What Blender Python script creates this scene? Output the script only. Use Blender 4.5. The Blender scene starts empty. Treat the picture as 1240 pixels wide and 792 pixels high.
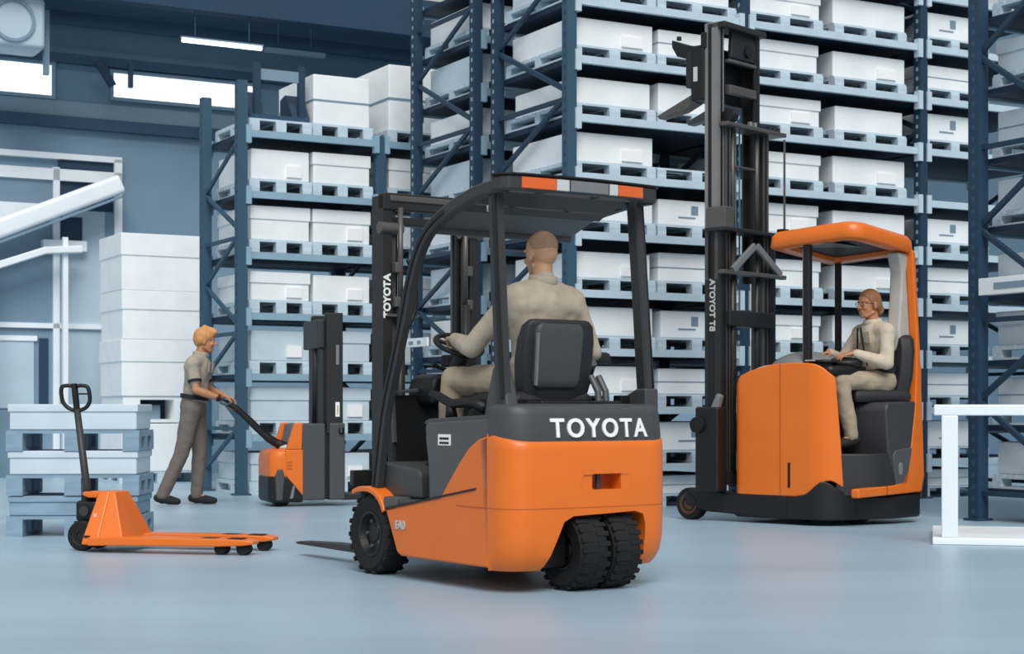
import bpy, bmesh, math, random
from mathutils import Vector as V, Matrix as M
random.seed(7)
SC = bpy.context.scene
C = SC.collection
PI = math.pi
def rad(d): return d*PI/180

# ------------------------------------------------------------------ materials
def lin(h):
    h = h.lstrip('#'); r = []
    for i in (0, 2, 4):
        c = int(h[i:i+2], 16)/255
        r.append(c/12.92 if c <= .04045 else ((c+.055)/1.055)**2.4)
    return (*r, 1)
MATS = {}
def mat(name, hexc, rough=.55, metal=0., var=0., scale=6., bump=0., emit=0., coat=0., stretch=None):
    if name in MATS: return MATS[name]
    m = bpy.data.materials.new(name); m.use_nodes = True
    nt = m.node_tree; b = nt.nodes['Principled BSDF']
    b.inputs['Base Color'].default_value = lin(hexc)
    b.inputs['Roughness'].default_value = rough
    b.inputs['Metallic'].default_value = metal
    b.inputs['Coat Weight'].default_value = coat
    if emit:
        b.inputs['Emission Color'].default_value = lin(hexc); b.inputs['Emission Strength'].default_value = emit
    if var or bump:
        tc = nt.nodes.new('ShaderNodeTexCoord'); mp = nt.nodes.new('ShaderNodeMapping')
        if stretch: mp.inputs['Scale'].default_value = stretch
        nz = nt.nodes.new('ShaderNodeTexNoise'); nz.inputs['Scale'].default_value = scale; nz.inputs['Detail'].default_value = 4
        nt.links.new(tc.outputs['Object'], mp.inputs[0]); nt.links.new(mp.outputs[0], nz.inputs['Vector'])
        if var:
            cr = nt.nodes.new('ShaderNodeValToRGB'); c = lin(hexc)
            cr.color_ramp.elements[0].position = .3; cr.color_ramp.elements[1].position = .7
            cr.color_ramp.elements[0].color = (*[x*(1-var) for x in c[:3]], 1)
            cr.color_ramp.elements[1].color = (*[min(1, x*(1+var)) for x in c[:3]], 1)
            nt.links.new(nz.outputs['Fac'], cr.inputs[0]); nt.links.new(cr.outputs[0], b.inputs['Base Color'])
        if bump:
            bp = nt.nodes.new('ShaderNodeBump'); bp.inputs['Strength'].default_value = bump; bp.inputs['Distance'].default_value = .01
            nt.links.new(nz.outputs['Fac'], bp.inputs['Height']); nt.links.new(bp.outputs[0], b.inputs['Normal'])
    MATS[name] = m
    return m
ORANGE = mat('orange paint', '#E57018', .42, var=.03, scale=3, coat=.15)
GREY = mat('grey plastic', '#434445', .5, var=.05, scale=40)
DGREY = mat('dark grey steel', '#323233', .5, var=.06, scale=8)
MGREY = mat('mid grey paint', '#4F5051', .45, var=.05, scale=8)
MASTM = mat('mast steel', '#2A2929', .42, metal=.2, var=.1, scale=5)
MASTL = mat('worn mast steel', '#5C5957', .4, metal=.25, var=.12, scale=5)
BLACK = mat('black plastic', '#0D0D0F', .5)
RUBBER = mat('black rubber', '#0B0B0C', .8, var=.15, scale=20)
RIMM = mat('black rim paint', '#151517', .55)
STEEL = mat('bare steel', '#A9A8A5', .3, metal=.8)
CUSH = mat('charcoal upholstery', '#232326', .6, var=.08, scale=30, bump=.1)
CUSHG = mat('grey upholstery shell', '#434346', .55, var=.05, scale=30)
AMBER = mat('amber lens', '#E2601C', .3, coat=.5)
CLEAR = mat('pale lens', '#C9C9C6', .25, coat=.5)
WHITEP = mat('white lettering', '#F1F1EE', .5)
OFFW = mat('pale grey lettering', '#BDBBB6', .6)
PALEG = mat('pale grey trim', '#B5B2AC', .55, var=.05, scale=8)
MIDTRIM = mat('slate console', '#77797B', .55, var=.05, scale=10)
FLOORM = mat('pale blue concrete', '#9DB6C6', .38, var=.10, scale=.55, stretch=(.45, 1.6, 1))
UPL = mat('slate blue rack paint', '#34566C', .55, var=.06, scale=5)
UPD = mat('navy rack paint', '#1C3A50', .55, var=.06, scale=5)
BEAMM = mat('pale blue beam paint', '#C0D4DF', .5, var=.06, scale=5)
BEAML = mat('mid blue beam paint', '#8FAEC0', .5, var=.06, scale=5)
DECKM = mat('navy shelf deck', '#0E2A40', .6, var=.15, scale=4)
PALM = mat('bleached pallet wood', '#C4D6E0', .75, var=.12, scale=5, stretch=(1, 6, 6))
PALD = mat('blue grey pallet wood', '#86A0B3', .75, var=.12, scale=5, stretch=(1, 6, 6))
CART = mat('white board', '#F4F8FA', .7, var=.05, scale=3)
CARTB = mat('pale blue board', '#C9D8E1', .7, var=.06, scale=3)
CARTL = mat('white paper label', '#FAFBFB', .6)
CARTG = mat('blue grey print', '#7D95A6', .7)
WALLM = mat('blue grey wall plaster', '#7A96AA', .8, var=.05, scale=1.2)
WALLU = mat('slate upper wall', '#6C8CA2', .8, var=.07, scale=.8)
CEILM = mat('dark navy ceiling', '#234059', .8, var=.1, scale=1)
STRUCTM = mat('navy girder', '#2A4A64', .6, var=.08, scale=3)
WHITEF = mat('white painted steel', '#EEF4F8', .45, var=.03, scale=3)
PANELB = mat('blue grey panel', '#7891A4', .5, var=.08, scale=1.5)
PANELP = mat('pale panel', '#B5C8D4', .5, var=.06, scale=1.5)
DARKB = mat('dark blue recess', '#1D3A52', .6)
DAYL = mat('daylit glazing', '#F2F8FC', .4, emit=1.3)
TUBEM = mat('lit fluorescent tube', '#F6FBFF', .4, emit=4.)
SKIN = mat('skin', '#CB9974', .5, var=.08, scale=25)
SKIN2 = mat('ruddy skin', '#B9805C', .5, var=.08, scale=25)
BEIGE = mat('beige work cloth', '#B6A794', .85, var=.08, scale=18, bump=.25)
BEIGE2 = mat('khaki trouser cloth', '#A4957F', .85, var=.08, scale=18, bump=.25)
SHIRT3 = mat('grey beige shirt cloth', '#A59A8C', .85, var=.08, scale=18, bump=.25)
TROUS3 = mat('taupe trouser cloth', '#6B625C', .85, var=.08, scale=18, bump=.25)
BLACKC = mat('black cloth', '#17171A', .8)
HAIRB = mat('brown hair', '#94643F', .65, var=.25, scale=60, bump=.4, stretch=(1, 1, .2))
HAIRR = mat('blond hair', '#C98F58', .65, var=.2, scale=60, bump=.4, stretch=(1, 1, .2))
STUB = mat('cropped hair', '#A98468', .7, var=.12, scale=80)
EYEM = mat('eye white', '#E8E4DE', .3)
IRIS = mat('dark iris', '#2A2019', .3)

# ------------------------------------------------------------------ helpers
def tag(o, label=None, cat=None, group=None, kind=None):
    for k, v in (('label', label), ('category', cat), ('group', group), ('kind', kind)):
        if v: o[k] = v
    return o
def empty(name, loc, rz=0., label=None, cat=None, group=None):
    o = bpy.data.objects.new(name, None); C.objects.link(o)
    o.location = loc; o.rotation_euler = (0, 0, rz); o.empty_display_size = .1
    return tag(o, label, cat, group)
def obj(name, bm, m, parent=None, bevel=0., smooth=False, loc=None, seg=2):
    me = bpy.data.meshes.new(name)
    bmesh.ops.recalc_face_normals(bm, faces=bm.faces[:])
    bm.to_mesh(me); bm.free()
    for mm in (m if isinstance(m, (list, tuple)) else [m]): me.materials.append(mm)
    if smooth: me.shade_smooth()
    o = bpy.data.objects.new(name, me); C.objects.link(o)
    if parent is not None: o.parent = parent
    if loc is not None: o.location = loc
    if bevel:
        b = o.modifiers.new('bevel', 'BEVEL'); b.width = bevel; b.segments = seg; b.limit_method = 'ANGLE'; b.angle_limit = rad(40)
        b.harden_normals = False
        me.shade_smooth()
        # flat look kept by a weighted normal pass
        w = o.modifiers.new('wn', 'WEIGHTED_NORMAL'); w.keep_sharp = True
    return o
def apply(o):
    dg = bpy.context.evaluated_depsgraph_get()
    me = bpy.data.meshes.new_from_object(o.evaluated_get(dg))
    old = o.data; o.modifiers.clear(); o.data = me
    if isinstance(old, bpy.types.Mesh): bpy.data.meshes.remove(old)
    return o
def cut(o, bm):
    bmesh.ops.triangulate(bm, faces=bm.faces[:]); t_ = bmesh.new(); t_.from_mesh(o.data); bmesh.ops.triangulate(t_, faces=[f for f in t_.faces if len(f.verts) > 4]); t_.to_mesh(o.data); t_.free()
    me = bpy.data.meshes.new('c'); bmesh.ops.recalc_face_normals(bm, faces=bm.faces[:]); bm.to_mesh(me); bm.free()
    c = bpy.data.objects.new('c', me); C.objects.link(c)
    c.matrix_basis = o.matrix_basis
    if o.parent is not None: c.parent = o.parent
    md = o.modifiers.new('cut', 'BOOLEAN'); md.object = c; md.operation = 'DIFFERENCE'; md.solver = 'EXACT'
    bpy.context.view_layer.update()
    apply(o); bpy.data.objects.remove(c)
def B(): return bmesh.new()
def box(bm, x0, x1, y0, y1, z0, z1, mtx=None):
    r = bmesh.ops.create_cube(bm, size=1.)
    t = M.Translation(((x0+x1)/2, (y0+y1)/2, (z0+z1)/2)) @ M.Diagonal((abs(x1-x0), abs(y1-y0), abs(z1-z0), 1))
    if mtx is not None: t = mtx @ t
    bmesh.ops.transform(bm, matrix=t, verts=r['verts'])
    return bm
def prism(bm, poly, axis, lo, hi):
    def p(u, v, w): return {'y': (u, w, v), 'x': (w, u, v), 'z': (u, v, w)}[axis]
    a = [bm.verts.new(p(u, v, lo)) for u, v in poly]; b = [bm.verts.new(p(u, v, hi)) for u, v in poly]
    n = len(poly)
    bm.faces.new(a[::-1]); bm.faces.new(b)
    for i in range(n): bm.faces.new((a[i], a[(i+1) % n], b[(i+1) % n], b[i]))
    return bm
def loft(bm, loops, closed=True, caps=True):
    R = [[bm.verts.new(p) for p in L] for L in loops]
    n = len(R[0])
    for k in range(len(R)-1):
        for i in range(n if closed else n-1):
            bm.faces.new((R[k][i], R[k][(i+1) % n], R[k+1][(i+1) % n], R[k+1][i]))
    if caps:
        bm.faces.new(R[0][::-1]); bm.faces.new(R[-1])
    return bm
def cat_rom(pts, n=5):
    P = [V(p) for p in pts]; out = []
    for i in range(len(P)-1):
        p0 = P[max(i-1, 0)]; p1 = P[i]; p2 = P[i+1]; p3 = P[min(i+2, len(P)-1)]
        for k in range(n):
            t = k/n
            out.append(.5*((2*p1)+(p2-p0)*t+(2*p0-5*p1+4*p2-p3)*t*t+(3*p1-p0-3*p2+p3)*t**3))
    return out+[P[-1]]
def sweep(bm, pts, side, w, h):
    P = [V(p) for p in pts]; s = V(side).normalized(); L = []
    for i, p in enumerate(P):
        t = (P[min(i+1, len(P)-1)]-P[max(i-1, 0)]).normalized()
        u = t.cross(s).normalized(); ss = u.cross(t).normalized()
        c = .28
        L.append([p+ss*a*w/2+u*b*h/2 for a, b in ((-1, -1+c), (-1+c, -1), (1-c, -1), (1, -1+c), (1, 1-c), (1-c, 1), (-1+c, 1), (-1, 1-c))])
    return loft(bm, L)
def frame_of(d):
    d = V(d).normalized(); a = V((0, 0, 1)) if abs(d.z) < .9 else V((1, 0, 0))
    x = d.cross(a).normalized(); return d, x, d.cross(x).normalized()
def tube(bm, pts, r, seg=10):
    P = [V(p) for p in pts]; L = []
    _, px, _ = frame_of(P[1]-P[0])
    for i, p in enumerate(P):
        t = (P[min(i+1, len(P)-1)]-P[max(i-1, 0)]).normalized()
        x = (px-t*px.dot(t)).normalized(); px = x; y = t.cross(x)
        rr = r[i] if isinstance(r, (list, tuple)) else r
        L.append([p+(x*math.cos(2*PI*k/seg)+y*math.sin(2*PI*k/seg))*rr for k in range(seg)])
    return loft(bm, L)
def cyl(bm, p0, p1, r0, r1=None, seg=20): return tube(bm, [p0, p1], [r0, r0 if r1 is None else r1], seg)
def lathe(bm, prof, axis='y', c=(0, 0, 0), seg=36):
    """closed profile of (radius, offset along axis)"""
    c = V(c); L = []
    for k in range(seg):
        a = 2*PI*k/seg
        ring = []
        for r, h in prof:
            u, w = r*math.cos(a), r*math.sin(a)
            ring.append(c+V({'y': (u, h, w), 'x': (h, u, w), 'z': (u, w, h)}[axis]))
        L.append(ring)
    R = [[bm.verts.new(p) for p in q] for q in L]; n = len(prof)
    for k in range(seg):
        for i in range(n):
            q = (R[k][i], R[k][(i+1) % n], R[(k+1) % seg][(i+1) % n], R[(k+1) % seg][i])
            bm.faces.new(q)
    return bm
def ell(bm, c, r, R=None, seg=20):
    q = bmesh.ops.create_uvsphere(bm, u_segments=seg, v_segments=seg//2+2, radius=1)
    t = M.Translation(V(c)) @ ((R.to_4x4()) if R is not None else M.Identity(4)) @ M.Diagonal((*r, 1))
    bmesh.ops.transform(bm, matrix=t, verts=q['verts']); return bm
def cap(bm, p0, p1, r0, r1, seg=16):
    p0, p1 = V(p0), V(p1); d, x, y = frame_of(p1-p0); L = []
    H = 5
    for k in range(H):
        a = -PI/2+PI/2*(k+.3)/H; L.append((p0+d*math.sin(a)*r0, math.cos(a)*r0))
    L.append((p0, r0)); L.append((p1, r1))
    for k in range(H):
        a = PI/2*(k+.7)/H; L.append((p1+d*math.sin(a)*r1, math.cos(a)*r1))
    return loft(bm, [[c+(x*math.cos(2*PI*k/seg)+y*math.sin(2*PI*k/seg))*r for k in range(seg)] for c, r in L])
CLOUD = bpy.data.textures.new('folds', 'CLOUDS'); CLOUD.noise_scale = .10; CLOUD.noise_depth = 1
def remesh(name, bm, m, parent, vox=.006, sm=6, fold=0., smf=.5):
    o = obj(name, bm, m, parent)
    r = o.modifiers.new('r', 'REMESH'); r.mode = 'VOXEL'; r.voxel_size = vox; r.use_smooth_shade = True
    s = o.modifiers.new('s', 'SMOOTH'); s.factor = smf; s.iterations = sm
    if fold:
        d = o.modifiers.new('d', 'DISPLACE'); d.texture = CLOUD; d.strength = fold; d.mid_level = .5
        d.texture_coords = 'LOCAL'
    bpy.context.view_layer.update()
    apply(o); o.data.shade_smooth(); return o
def text(name, s, size, m, parent, mtx, offset=.0, depth=.002, space=1.):
    cu = bpy.data.curves.new(name, 'FONT'); cu.body = s; cu.size = size; cu.extrude = depth; cu.offset = offset
    cu.align_x = 'CENTER'; cu.align_y = 'CENTER'; cu.space_character = space; cu.resolution_u = 4
    t = bpy.data.objects.new('t', cu); C.objects.link(t)
    bpy.context.view_layer.update()
    dg = bpy.context.evaluated_depsgraph_get()
    me = bpy.data.meshes.new_from_object(t.evaluated_get(dg)); me.materials.clear(); me.materials.append(m)
    bpy.data.objects.remove(t)
    me.transform(mtx)
    o = bpy.data.objects.new(name, me); C.objects.link(o); o.parent = parent
    return o
def basis(x, y, o):
    x = V(x).normalized(); y = V(y).normalized(); z = x.cross(y)
    return M(((x.x, y.x, z.x, o[0]), (x.y, y.y, z.y, o[1]), (x.z, y.z, z.z, o[2]), (0, 0, 0, 1)))
def copy_tree(o, parent=None):
    c = o.copy(); C.objects.link(c)
    if parent is not None: c.parent = parent
    for ch in o.children: copy_tree(ch, c)
    return c
def wheel(name, parent, c, r, w, rim_r, lugs=0, side=1, rim_m=None, axis='y'):
    """a wheel part with tyre (own mesh) and rim sub-part; axis along local y"""
    b = B(); h = w/2
    lathe(b, [(rim_r, -h*.8), (r*.86, -h), (r*.97, -h*.78), (r*(1 if not lugs else .986), -h*.5), (r*(1 if not lugs else .986), h*.5), (r*.97, h*.78), (r*.86, h), (rim_r, h*.8)])
    for k in range(lugs):
        a = 2*PI*k/lugs
        for s in (-1, 1):
            box(b, r*.93, r*1.0, s*h*.12, s*h*.97, -.012, .012, M.Rotation(-a+s*.06, 4, 'Y'))
    t = obj(name, b, RUBBER, parent, smooth=False, loc=c)
    t.data.shade_auto_smooth if False else None
    b = B()
    lathe(b, [(.001, -h*.55), (rim_r*.35, -h*.55), (rim_r*.4, -h*.45), (rim_r*.8, -h*.4), (rim_r*.92, -h*.85), (rim_r*1.02, -h*.85), (rim_r*1.02, h*.85), (rim_r*.92, h*.85), (rim_r*.8, h*.4), (rim_r*.4, h*.45), (rim_r*.35, h*.55), (.001, h*.55)])
    rim = obj('rim', b, rim_m or RIMM, t)
    for k in range(5):
        a = 2*PI*k/5
        b = B(); q = V((math.cos(a)*rim_r*.58, side*h*.38, math.sin(a)*rim_r*.58))
        cyl(b, q, q+V((0, side*.018, 0)), .011, .011, 6); obj('wheel_nut', b, MASTL, t)
    return t

# ------------------------------------------------------------------ camera
F, CX, HY, H = 2036., 620., 497., .92
cam = bpy.data.cameras.new('camera'); co = bpy.data.objects.new('camera', cam); C.objects.link(co)
cam.sensor_width = 36; cam.lens = 36*F/1240; cam.shift_y = (HY-396)/1240
co.location = (0, 0, H); co.rotation_euler = (PI/2, 0, 0); cam.clip_end = 200
cam.dof.use_dof = True; cam.dof.focus_distance = 11.; cam.dof.aperture_fstop = 4.
SC.camera = co

RA = rad(29.03)
def rk(a, n, z=0.): return (a*math.cos(RA)-n*math.sin(RA), a*math.sin(RA)+n*math.cos(RA), z)
def rempty(name, a, n, z, label=None, cat=None, group=None): return empty(name, rk(a, n, z), RA, label, cat, group)

# ------------------------------------------------------------------ setting
def struct(name, b, m, parent=None, loc=None, rz=0., bevel=0.):
    o = obj(name, b, m, parent, bevel=bevel)
    if loc is not None: o.location = loc; o.rotation_euler = (0, 0, rz)
    if parent is None: o['kind'] = 'structure'
    return o
b = B(); box(b, -22, 26, -4, 40, -.2, 0); struct('floor', b, FLOORM)
W0 = 23.6
def wallbox(name, a0, a1, n0, n1, z0, z1, m, bevel=0., parent=None):
    b = B(); box(b, 0, a1-a0, 0, n1-n0, z0, z1)
    return struct(name, b, m, None, rk(a0, n0), RA, bevel)
wallbox('wall_back', -2, 30, W0, W0+.3, 0, 5.02, WALLM)
wallbox('wall_upper', -2, 30, W0, W0+.3, 5.02, 7.3, WALLU)
wallbox('wall_right', 21, 21.3, 0, W0, 0, 7.3, WALLM)
wallbox('ceiling', -2, 30, 22.4, W0+.4, 6.85, 7.0, CEILM)
wallbox('trim_1', -2, 30, W0-.12, W0, 4.86, 5.02, STRUCTM)       # ledge under the clerestory
wallbox('trim_2', -2, 30, W0-.10, W0, 5.77, 5.90, STRUCTM)       # head of the clerestory
wallbox('trim_3', -2, 30, W0-.05, W0, 5.02, 5.24, PANELB)
wallbox('trim_4', -2, 30, 21.9, 22.15, 6.33, 6.85, CEILM)        # ceiling girder
wallbox('trim_5', -2, 30, 23.2, 23.35, 6.25, 6.42, STRUCTM)
def window(i, a0, a1, z0, z1, pane):
    b = B()
    for q in ((0, a1-a0, z0-.05, z0), (0, a1-a0, z1, z1+.05), (-.05, 0, z0-.05, z1+.05), (a1-a0, a1-a0+.05, z0-.05, z1+.05)): box(b, q[0], q[1], -.06, 0, q[2], q[3])
    o = struct('window_%d' % i, b, WALLM, None, rk(a0, W0-.001), RA)
    b = B(); box(b, 0, a1-a0, -.03, -.01, z0, z1); obj('pane', b, pane, o)
    return o
window(1, 3.2, 5.75, 5.30, 5.72, DAYL)
window(2, 6.62, 8.75, 5.36, 5.70, DAYL)
# big glazed bay (white steel frame) in the left of the back wall
b = B()
for q in ((6.62, 6.73, 0, 4.47), (5.76, 5.85, 0, 4.30), (3.5, 6.73, 4.42, 4.50), (3.5, 6.73, 2.06, 2.13), (3.5, 6.73, 4.12, 4.28), (3.5, 5.80, 3.55, 3.78)):
    box(b, q[0]-3.5, q[1]-3.5, -.10, 0, q[2], q[3])
o = struct('window_3', b, WHITEF, None, rk(3.5, W0-.002), RA)
def pan(name, a0, a1, z0, z1, m, y=-.05):
    b = B(); box(b, a0-3.5, a1-3.5, y, 0, z0, z1); return obj(name, b, m, o)
pan('vent_slot', 5.85, 6.62, 4.30, 4.42, DARKB); pan('pane', 3.5, 5.76, 3.78, 4.12, PANELB)
pan('pane', 5.85, 6.62, 3.72, 4.12, DARKB, -.04); pan('pane', 3.5, 5.76, 2.13, 3.55, PANELB)
pan('pane', 5.85, 6.50, 2.13, 3.72, PANELP); pan('mullion', 6.50, 6.62, 2.13, 3.72, PANELB, -.07)
pan('pane', 3.5, 5.76, 0, 2.06, PANELB); pan('pane', 5.85, 6.62, 0, 2.06, PANELP)
pan('vent', 5.87, 6.17, 3.30, 3.62, DARKB, -.07)
pan('ledge', 5.6, 6.2, 3.14, 3.28, WHITEF, -.2)
def kick(name, a0, a1, z0, z1, m, y): return pan(name, a0, a1, z0, z1, m, y)
kick('door_panel', 4.6, 5.50, .95, 1.90, PANELP, -.07); kick('door_gap', 5.57, 5.70, .95, 1.92, DARKB, -.07)
kick('door_gap', 6.47, 6.58, .95, 1.92, DARKB, -.07); kick('door_rail', 4.6, 5.54, 1.88, 1.95, WHITEF, -.09); kick('door_panel', 4.6, 5.5, 0, .93, PANELB, -.07)

# inclined white conveyor in front of the glazed bay
t = rempty('inclined_conveyor', 5.06, 23.2, 0, 'white sloping conveyor tube rising across the glazed bay at far left', 'conveyor')
b = B(); sweep(b, [(-1.6, 0, 2.72), (1.55, 0, 4.08)], (0, 1, 0), .3, .27); obj('conveyor_body', b, WHITEF, t, bevel=.03)
b = B(); sweep(b, [(-1.6, -.02, 2.54), (1.55, -.02, 3.90)], (0, 1, 0), .22, .04); obj('side_rail', b, PANELB, t)
b = B(); sweep(b, [(-1.6, -.05, 2.34), (.50, -.05, 3.10), (1.0, -.05, 3.14)], (0, 1, 0), .12, .1); obj('return_rail', b, WHITEF, t)
for x in (-.2, .75): b = B(); box(b, x, x+.07, -.04, .04, 0, 3.0+.4*x); obj('support_leg', b, WHITEF, t)

# fluorescent fittings, wall heater, brackets
def fluo(a, n, z, L, label):
    t = rempty('fluorescent_light', a, n, z, label, 'light', 'fluorescent tubes under the ceiling')
    b = B(); box(b, 0, L, -.03, .03, .03, .05); obj('housing', b, PANELB, t)
    b = B(); cyl(b, (.02, 0, 0), (L-.02, 0, 0), .028, seg=12); obj('tube', b, TUBEM, t, smooth=True)
    for x in (.2, L-.2): b = B(); cyl(b, (x, 0, .08), (x, 0, 6.85-z), .008, seg=6); obj('suspension_rod', b, STRUCTM, t)
fluo(7.10, 22.0, 5.92, 1.17, 'lit white fluorescent tube hung at upper left above the rack frame')
t2 = rempty('ceiling_lamp', 8.53, 22.6, 6.02, 'faint unlit grey fluorescent fitting right of the glowing tube', 'light')
b = B(); box(b, 0, .9, -.05, .05, 0, .06); obj('housing', b, PANELB, t2)
for x in (.2, .7): b = B(); cyl(b, (x, 0, .06), (x, 0, .83), .008, seg=6); obj('suspension_rod', b, STRUCTM, t2)
t = rempty('unit_heater', 4.5, 22.4, 5.50, 'pale boxy air heater high on the wall in the top left corner', 'heater')
b = B(); box(b, 0, .82, -.3, .3, .12, .80); obj('heater_body', b, PANELP, t, bevel=.06)
b = B(); lathe(b, [(.24, -.33), (.28, -.33), (.28, -.29), (.24, -.29)], 'y', (.4, 0, .46)); obj('fan_ring', b, PANELB, t)
b = B(); box(b, .86, .93, -.04, .04, -.15, .7); obj('side_bracket', b, PANELB, t)
b = B(); tube(b, cat_rom([(.1, -.2, .8), (.3, -.2, .9), (.6, -.2, .78), (.8, -.2, .86), (.85, -.2, 1.35)]), .03); obj('duct_hose', b, PANELP, t, smooth=True)
t = rempty('hanging_bracket', 6.32, 23.3, 5.46, 'dark slanting bracket on the upper wall above the clerestory', 'bracket')
b = B(); sweep(b, [(0, 0, .34), (.22, 0, 0)], (0, 1, 0), .1, .1); obj('slanted_arm', b, DARKB, t)
b = B(); box(b, .44, .50, -.04, .04, 0, .34); obj('upright_arm', b, STRUCTM, t)

# ------------------------------------------------------------------ pallets and cartons
def make_pallet(w, d, m, h=.144):
    r = empty('pallet', (0, 0, 0)); k = h/.144
    b = B(); n = 7; bw = w/(n+.0)
    nn = max(5, int(d/.14))
    for i in range(nn):
        y = -d/2+(i+.5)*d/nn; box(b, -w/2, w/2, y-d/nn*.42, y+d/nn*.42, (.122)*k, h)
    for x in (-w/2+.06, 0, w/2-.06): box(b, x-.06, x+.06, -d/2, d/2, .100*k, .122*k)
    obj('deck_boards', b, m, r)
    for x in (-w/2+.06, 0, w/2-.06):
        for y in (-d/2+.05, 0, d/2-.05):
            b = B(); box(b, x-.06, x+.06, y-.05, y+.05, .022*k, .100*k); obj('block', b, m, r)
    for x in (-w/2+.06, 0, w/2-.06):
        b = B(); box(b, x-.06, x+.06, -d/2, d/2, 0, .022*k); obj('bottom_runner', b, m, r)
    return r
PROTO = {}
def pallet(key, w, d, m, h=.144):
    if key not in PROTO:
        PROTO[key] = make_pallet(w, d, m, h); return PROTO[key]
    return copy_tree(PROTO[key])
CPROTO = {}
def carton(w, d, h, style, m):
    key = (round(w, 3), round(d, 3), round(h, 3), style, m.name)
    if key in CPROTO: return copy_tree(CPROTO[key])
    b = B(); box(b, -w/2, w/2, -d/2, d/2, 0, h)
    r = obj('carton', b, m, bevel=.012)
    if style in ('lid', 'lid_label'):
        b = B(); box(b, -w/2-.012, w/2+.012, -d/2-.012, d/2+.012, h*.62, h+.012); obj('lid', b, m, r, bevel=.008)
    if style in ('label', 'lid_label'):
        b = B(); box(b, w*.10, w*.36, -d/2-.018, -d/2-.002, h*.12, h*.5); obj('paper_label', b, CARTL, r)
    if style == 'print':
        b = B(); box(b, -.05, .03, -d/2-.004, -d/2+.002, h*.45, h*.8); box(b, -.2, .0, -d/2-.004, -d/2+.002, h*.3, h*.36); obj('print_mark', b, CARTG, r)
    if style == 'tape':
        b = B(); box(b, -w/2-.003, w/2+.003, -d/2-.003, d/2+.003, h*.46, h*.50); obj('strap', b, CARTG, r)
    CPROTO[key] = r
    return r
ORD = ['floor level', 'first shelf', 'second shelf', 'third shelf', 'fourth shelf', 'fifth shelf', 'sixth shelf', 'seventh shelf', 'eighth shelf', 'ninth shelf', 'tenth shelf']
DONE = set()
def put(o, a, n, z, label, cat, group):
    o.location = rk(a, n, z); o.rotation_euler = (0, 0, RA)
    o.parent = None
    assert label not in DONE, label
    DONE.add(label)
    tag(o, label, cat, group)

# ------------------------------------------------------------------ racks
def upright_mat(name, base, dot):
    m = bpy.data.materials.new(name); m.use_nodes = True; nt = m.node_tree; bs = nt.nodes['Principled BSDF']; bs.inputs['Roughness'].default_value = .55
    tc = nt.nodes.new('ShaderNodeTexCoord'); sp = nt.nodes.new('ShaderNodeSeparateXYZ'); nt.links.new(tc.outputs['Object'], sp.inputs[0])
    def mth(op, a, bb):
        k = nt.nodes.new('ShaderNodeMath'); k.operation = op
        for i, q in enumerate((a, bb)):
            if q is None: continue
            if isinstance(q, (int, float)): k.inputs[i].default_value = q
            else: nt.links.new(q, k.inputs[i])
        return k.outputs[0]
    fz = mth('FRACT', mth('MULTIPLY', sp.outputs['Z'], 10.), None)
    on = mth('MULTIPLY', mth('GREATER_THAN', fz, .62), mth('LESS_THAN', mth('ABSOLUTE', sp.outputs['Y'], None), .016))
    mx = nt.nodes.new('ShaderNodeMix'); mx.data_type = 'RGBA'
    mx.inputs['A'].default_value = lin(base); mx.inputs['B'].default_value = lin(dot)
    nt.links.new(on, mx.inputs['Factor']); nt.links.new(mx.outputs['Result'], bs.inputs['Base Color'])
    return m
UPLM = upright_mat('perforated slate upright', '#335468', '#16324B')
UPDM = upright_mat('perforated navy upright', '#1B374D', '#8FA9BA')
def rack(a0, n0, depth, bays, levels, top, label, um, bmm, flip=False, tops=None, w=.10, beams_h=.075, brace_from=.25, brace_step=1.1, brace_flip=0, nbr=None, feet=True, brm=None, um2=None, mids=None):
    """a0,n0 = near-left front corner in rack axes; bays = list of bay lengths; levels = beam top heights"""
    r = rempty('pallet_rack', a0, n0, 0, label, 'rack')
    xs = [0]
    for q in bays: xs.append(xs[-1]+q)
    for xi, x in enumerate(xs):
        for yi, y in enumerate((0, depth)):
            tp = (mids or {}).get(xi, top if not (tops and xi == 0) else tops[yi])
            b = B(); box(b, -w/2, w/2, -w/2, w/2, .02, tp)
            u = obj('upright', b, um if (um2 is None or (xi == 0 and yi == 0)) else um2, r, loc=(x, y, 0))
            b = B(); box(b, -.09, .09, -.08, .08, 0, .02); obj('foot_plate', b, um, u)
        z, s = brace_from, brace_flip
        while z+brace_step < top-.05:
            b = B(); z2 = z+brace_step*.95
            if s % 2 == 0: sweep(b, [(x, .03, z), (x, depth-.03, z2)], (1, 0, 0), .035, .05)
            else: sweep(b, [(x, depth-.03, z), (x, .03, z2)], (1, 0, 0), .035, .05)
            obj('diagonal_brace', b, brm or um, r)
            if s % 2 == 0:
                b = B(); box(b, x-.017, x+.017, .03, depth-.03, z-.09, z-.05); obj('horizontal_brace', b, brm or um, r)
            z += brace_step; s += 1
    for zi, z in enumerate(levels):
        for bi in range(len(bays)):
            x0, x1 = xs[bi]+w/2, xs[bi+1]-w/2
            for y in (-.03, depth+.03):
                b = B(); box(b, x0-.02, x1+.02, y-.025, y+.025, z-beams_h, z)
                be = obj('beam', b, bmm, r)
                for xx in (x0-.02, x1-.04):
                    b = B(); box(b, xx, xx+.06, y-.042 if y < 0 else y-.03, y+.03 if y < 0 else y+.042, z-beams_h-.07, z+.05)
                    obj('beam_connector', b, bmm, be)
            b = B(); box(b, x0, x1, .0, depth, z-.05, z-.003); obj('shelf_deck', b, DECKM, r)
    return r
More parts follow.
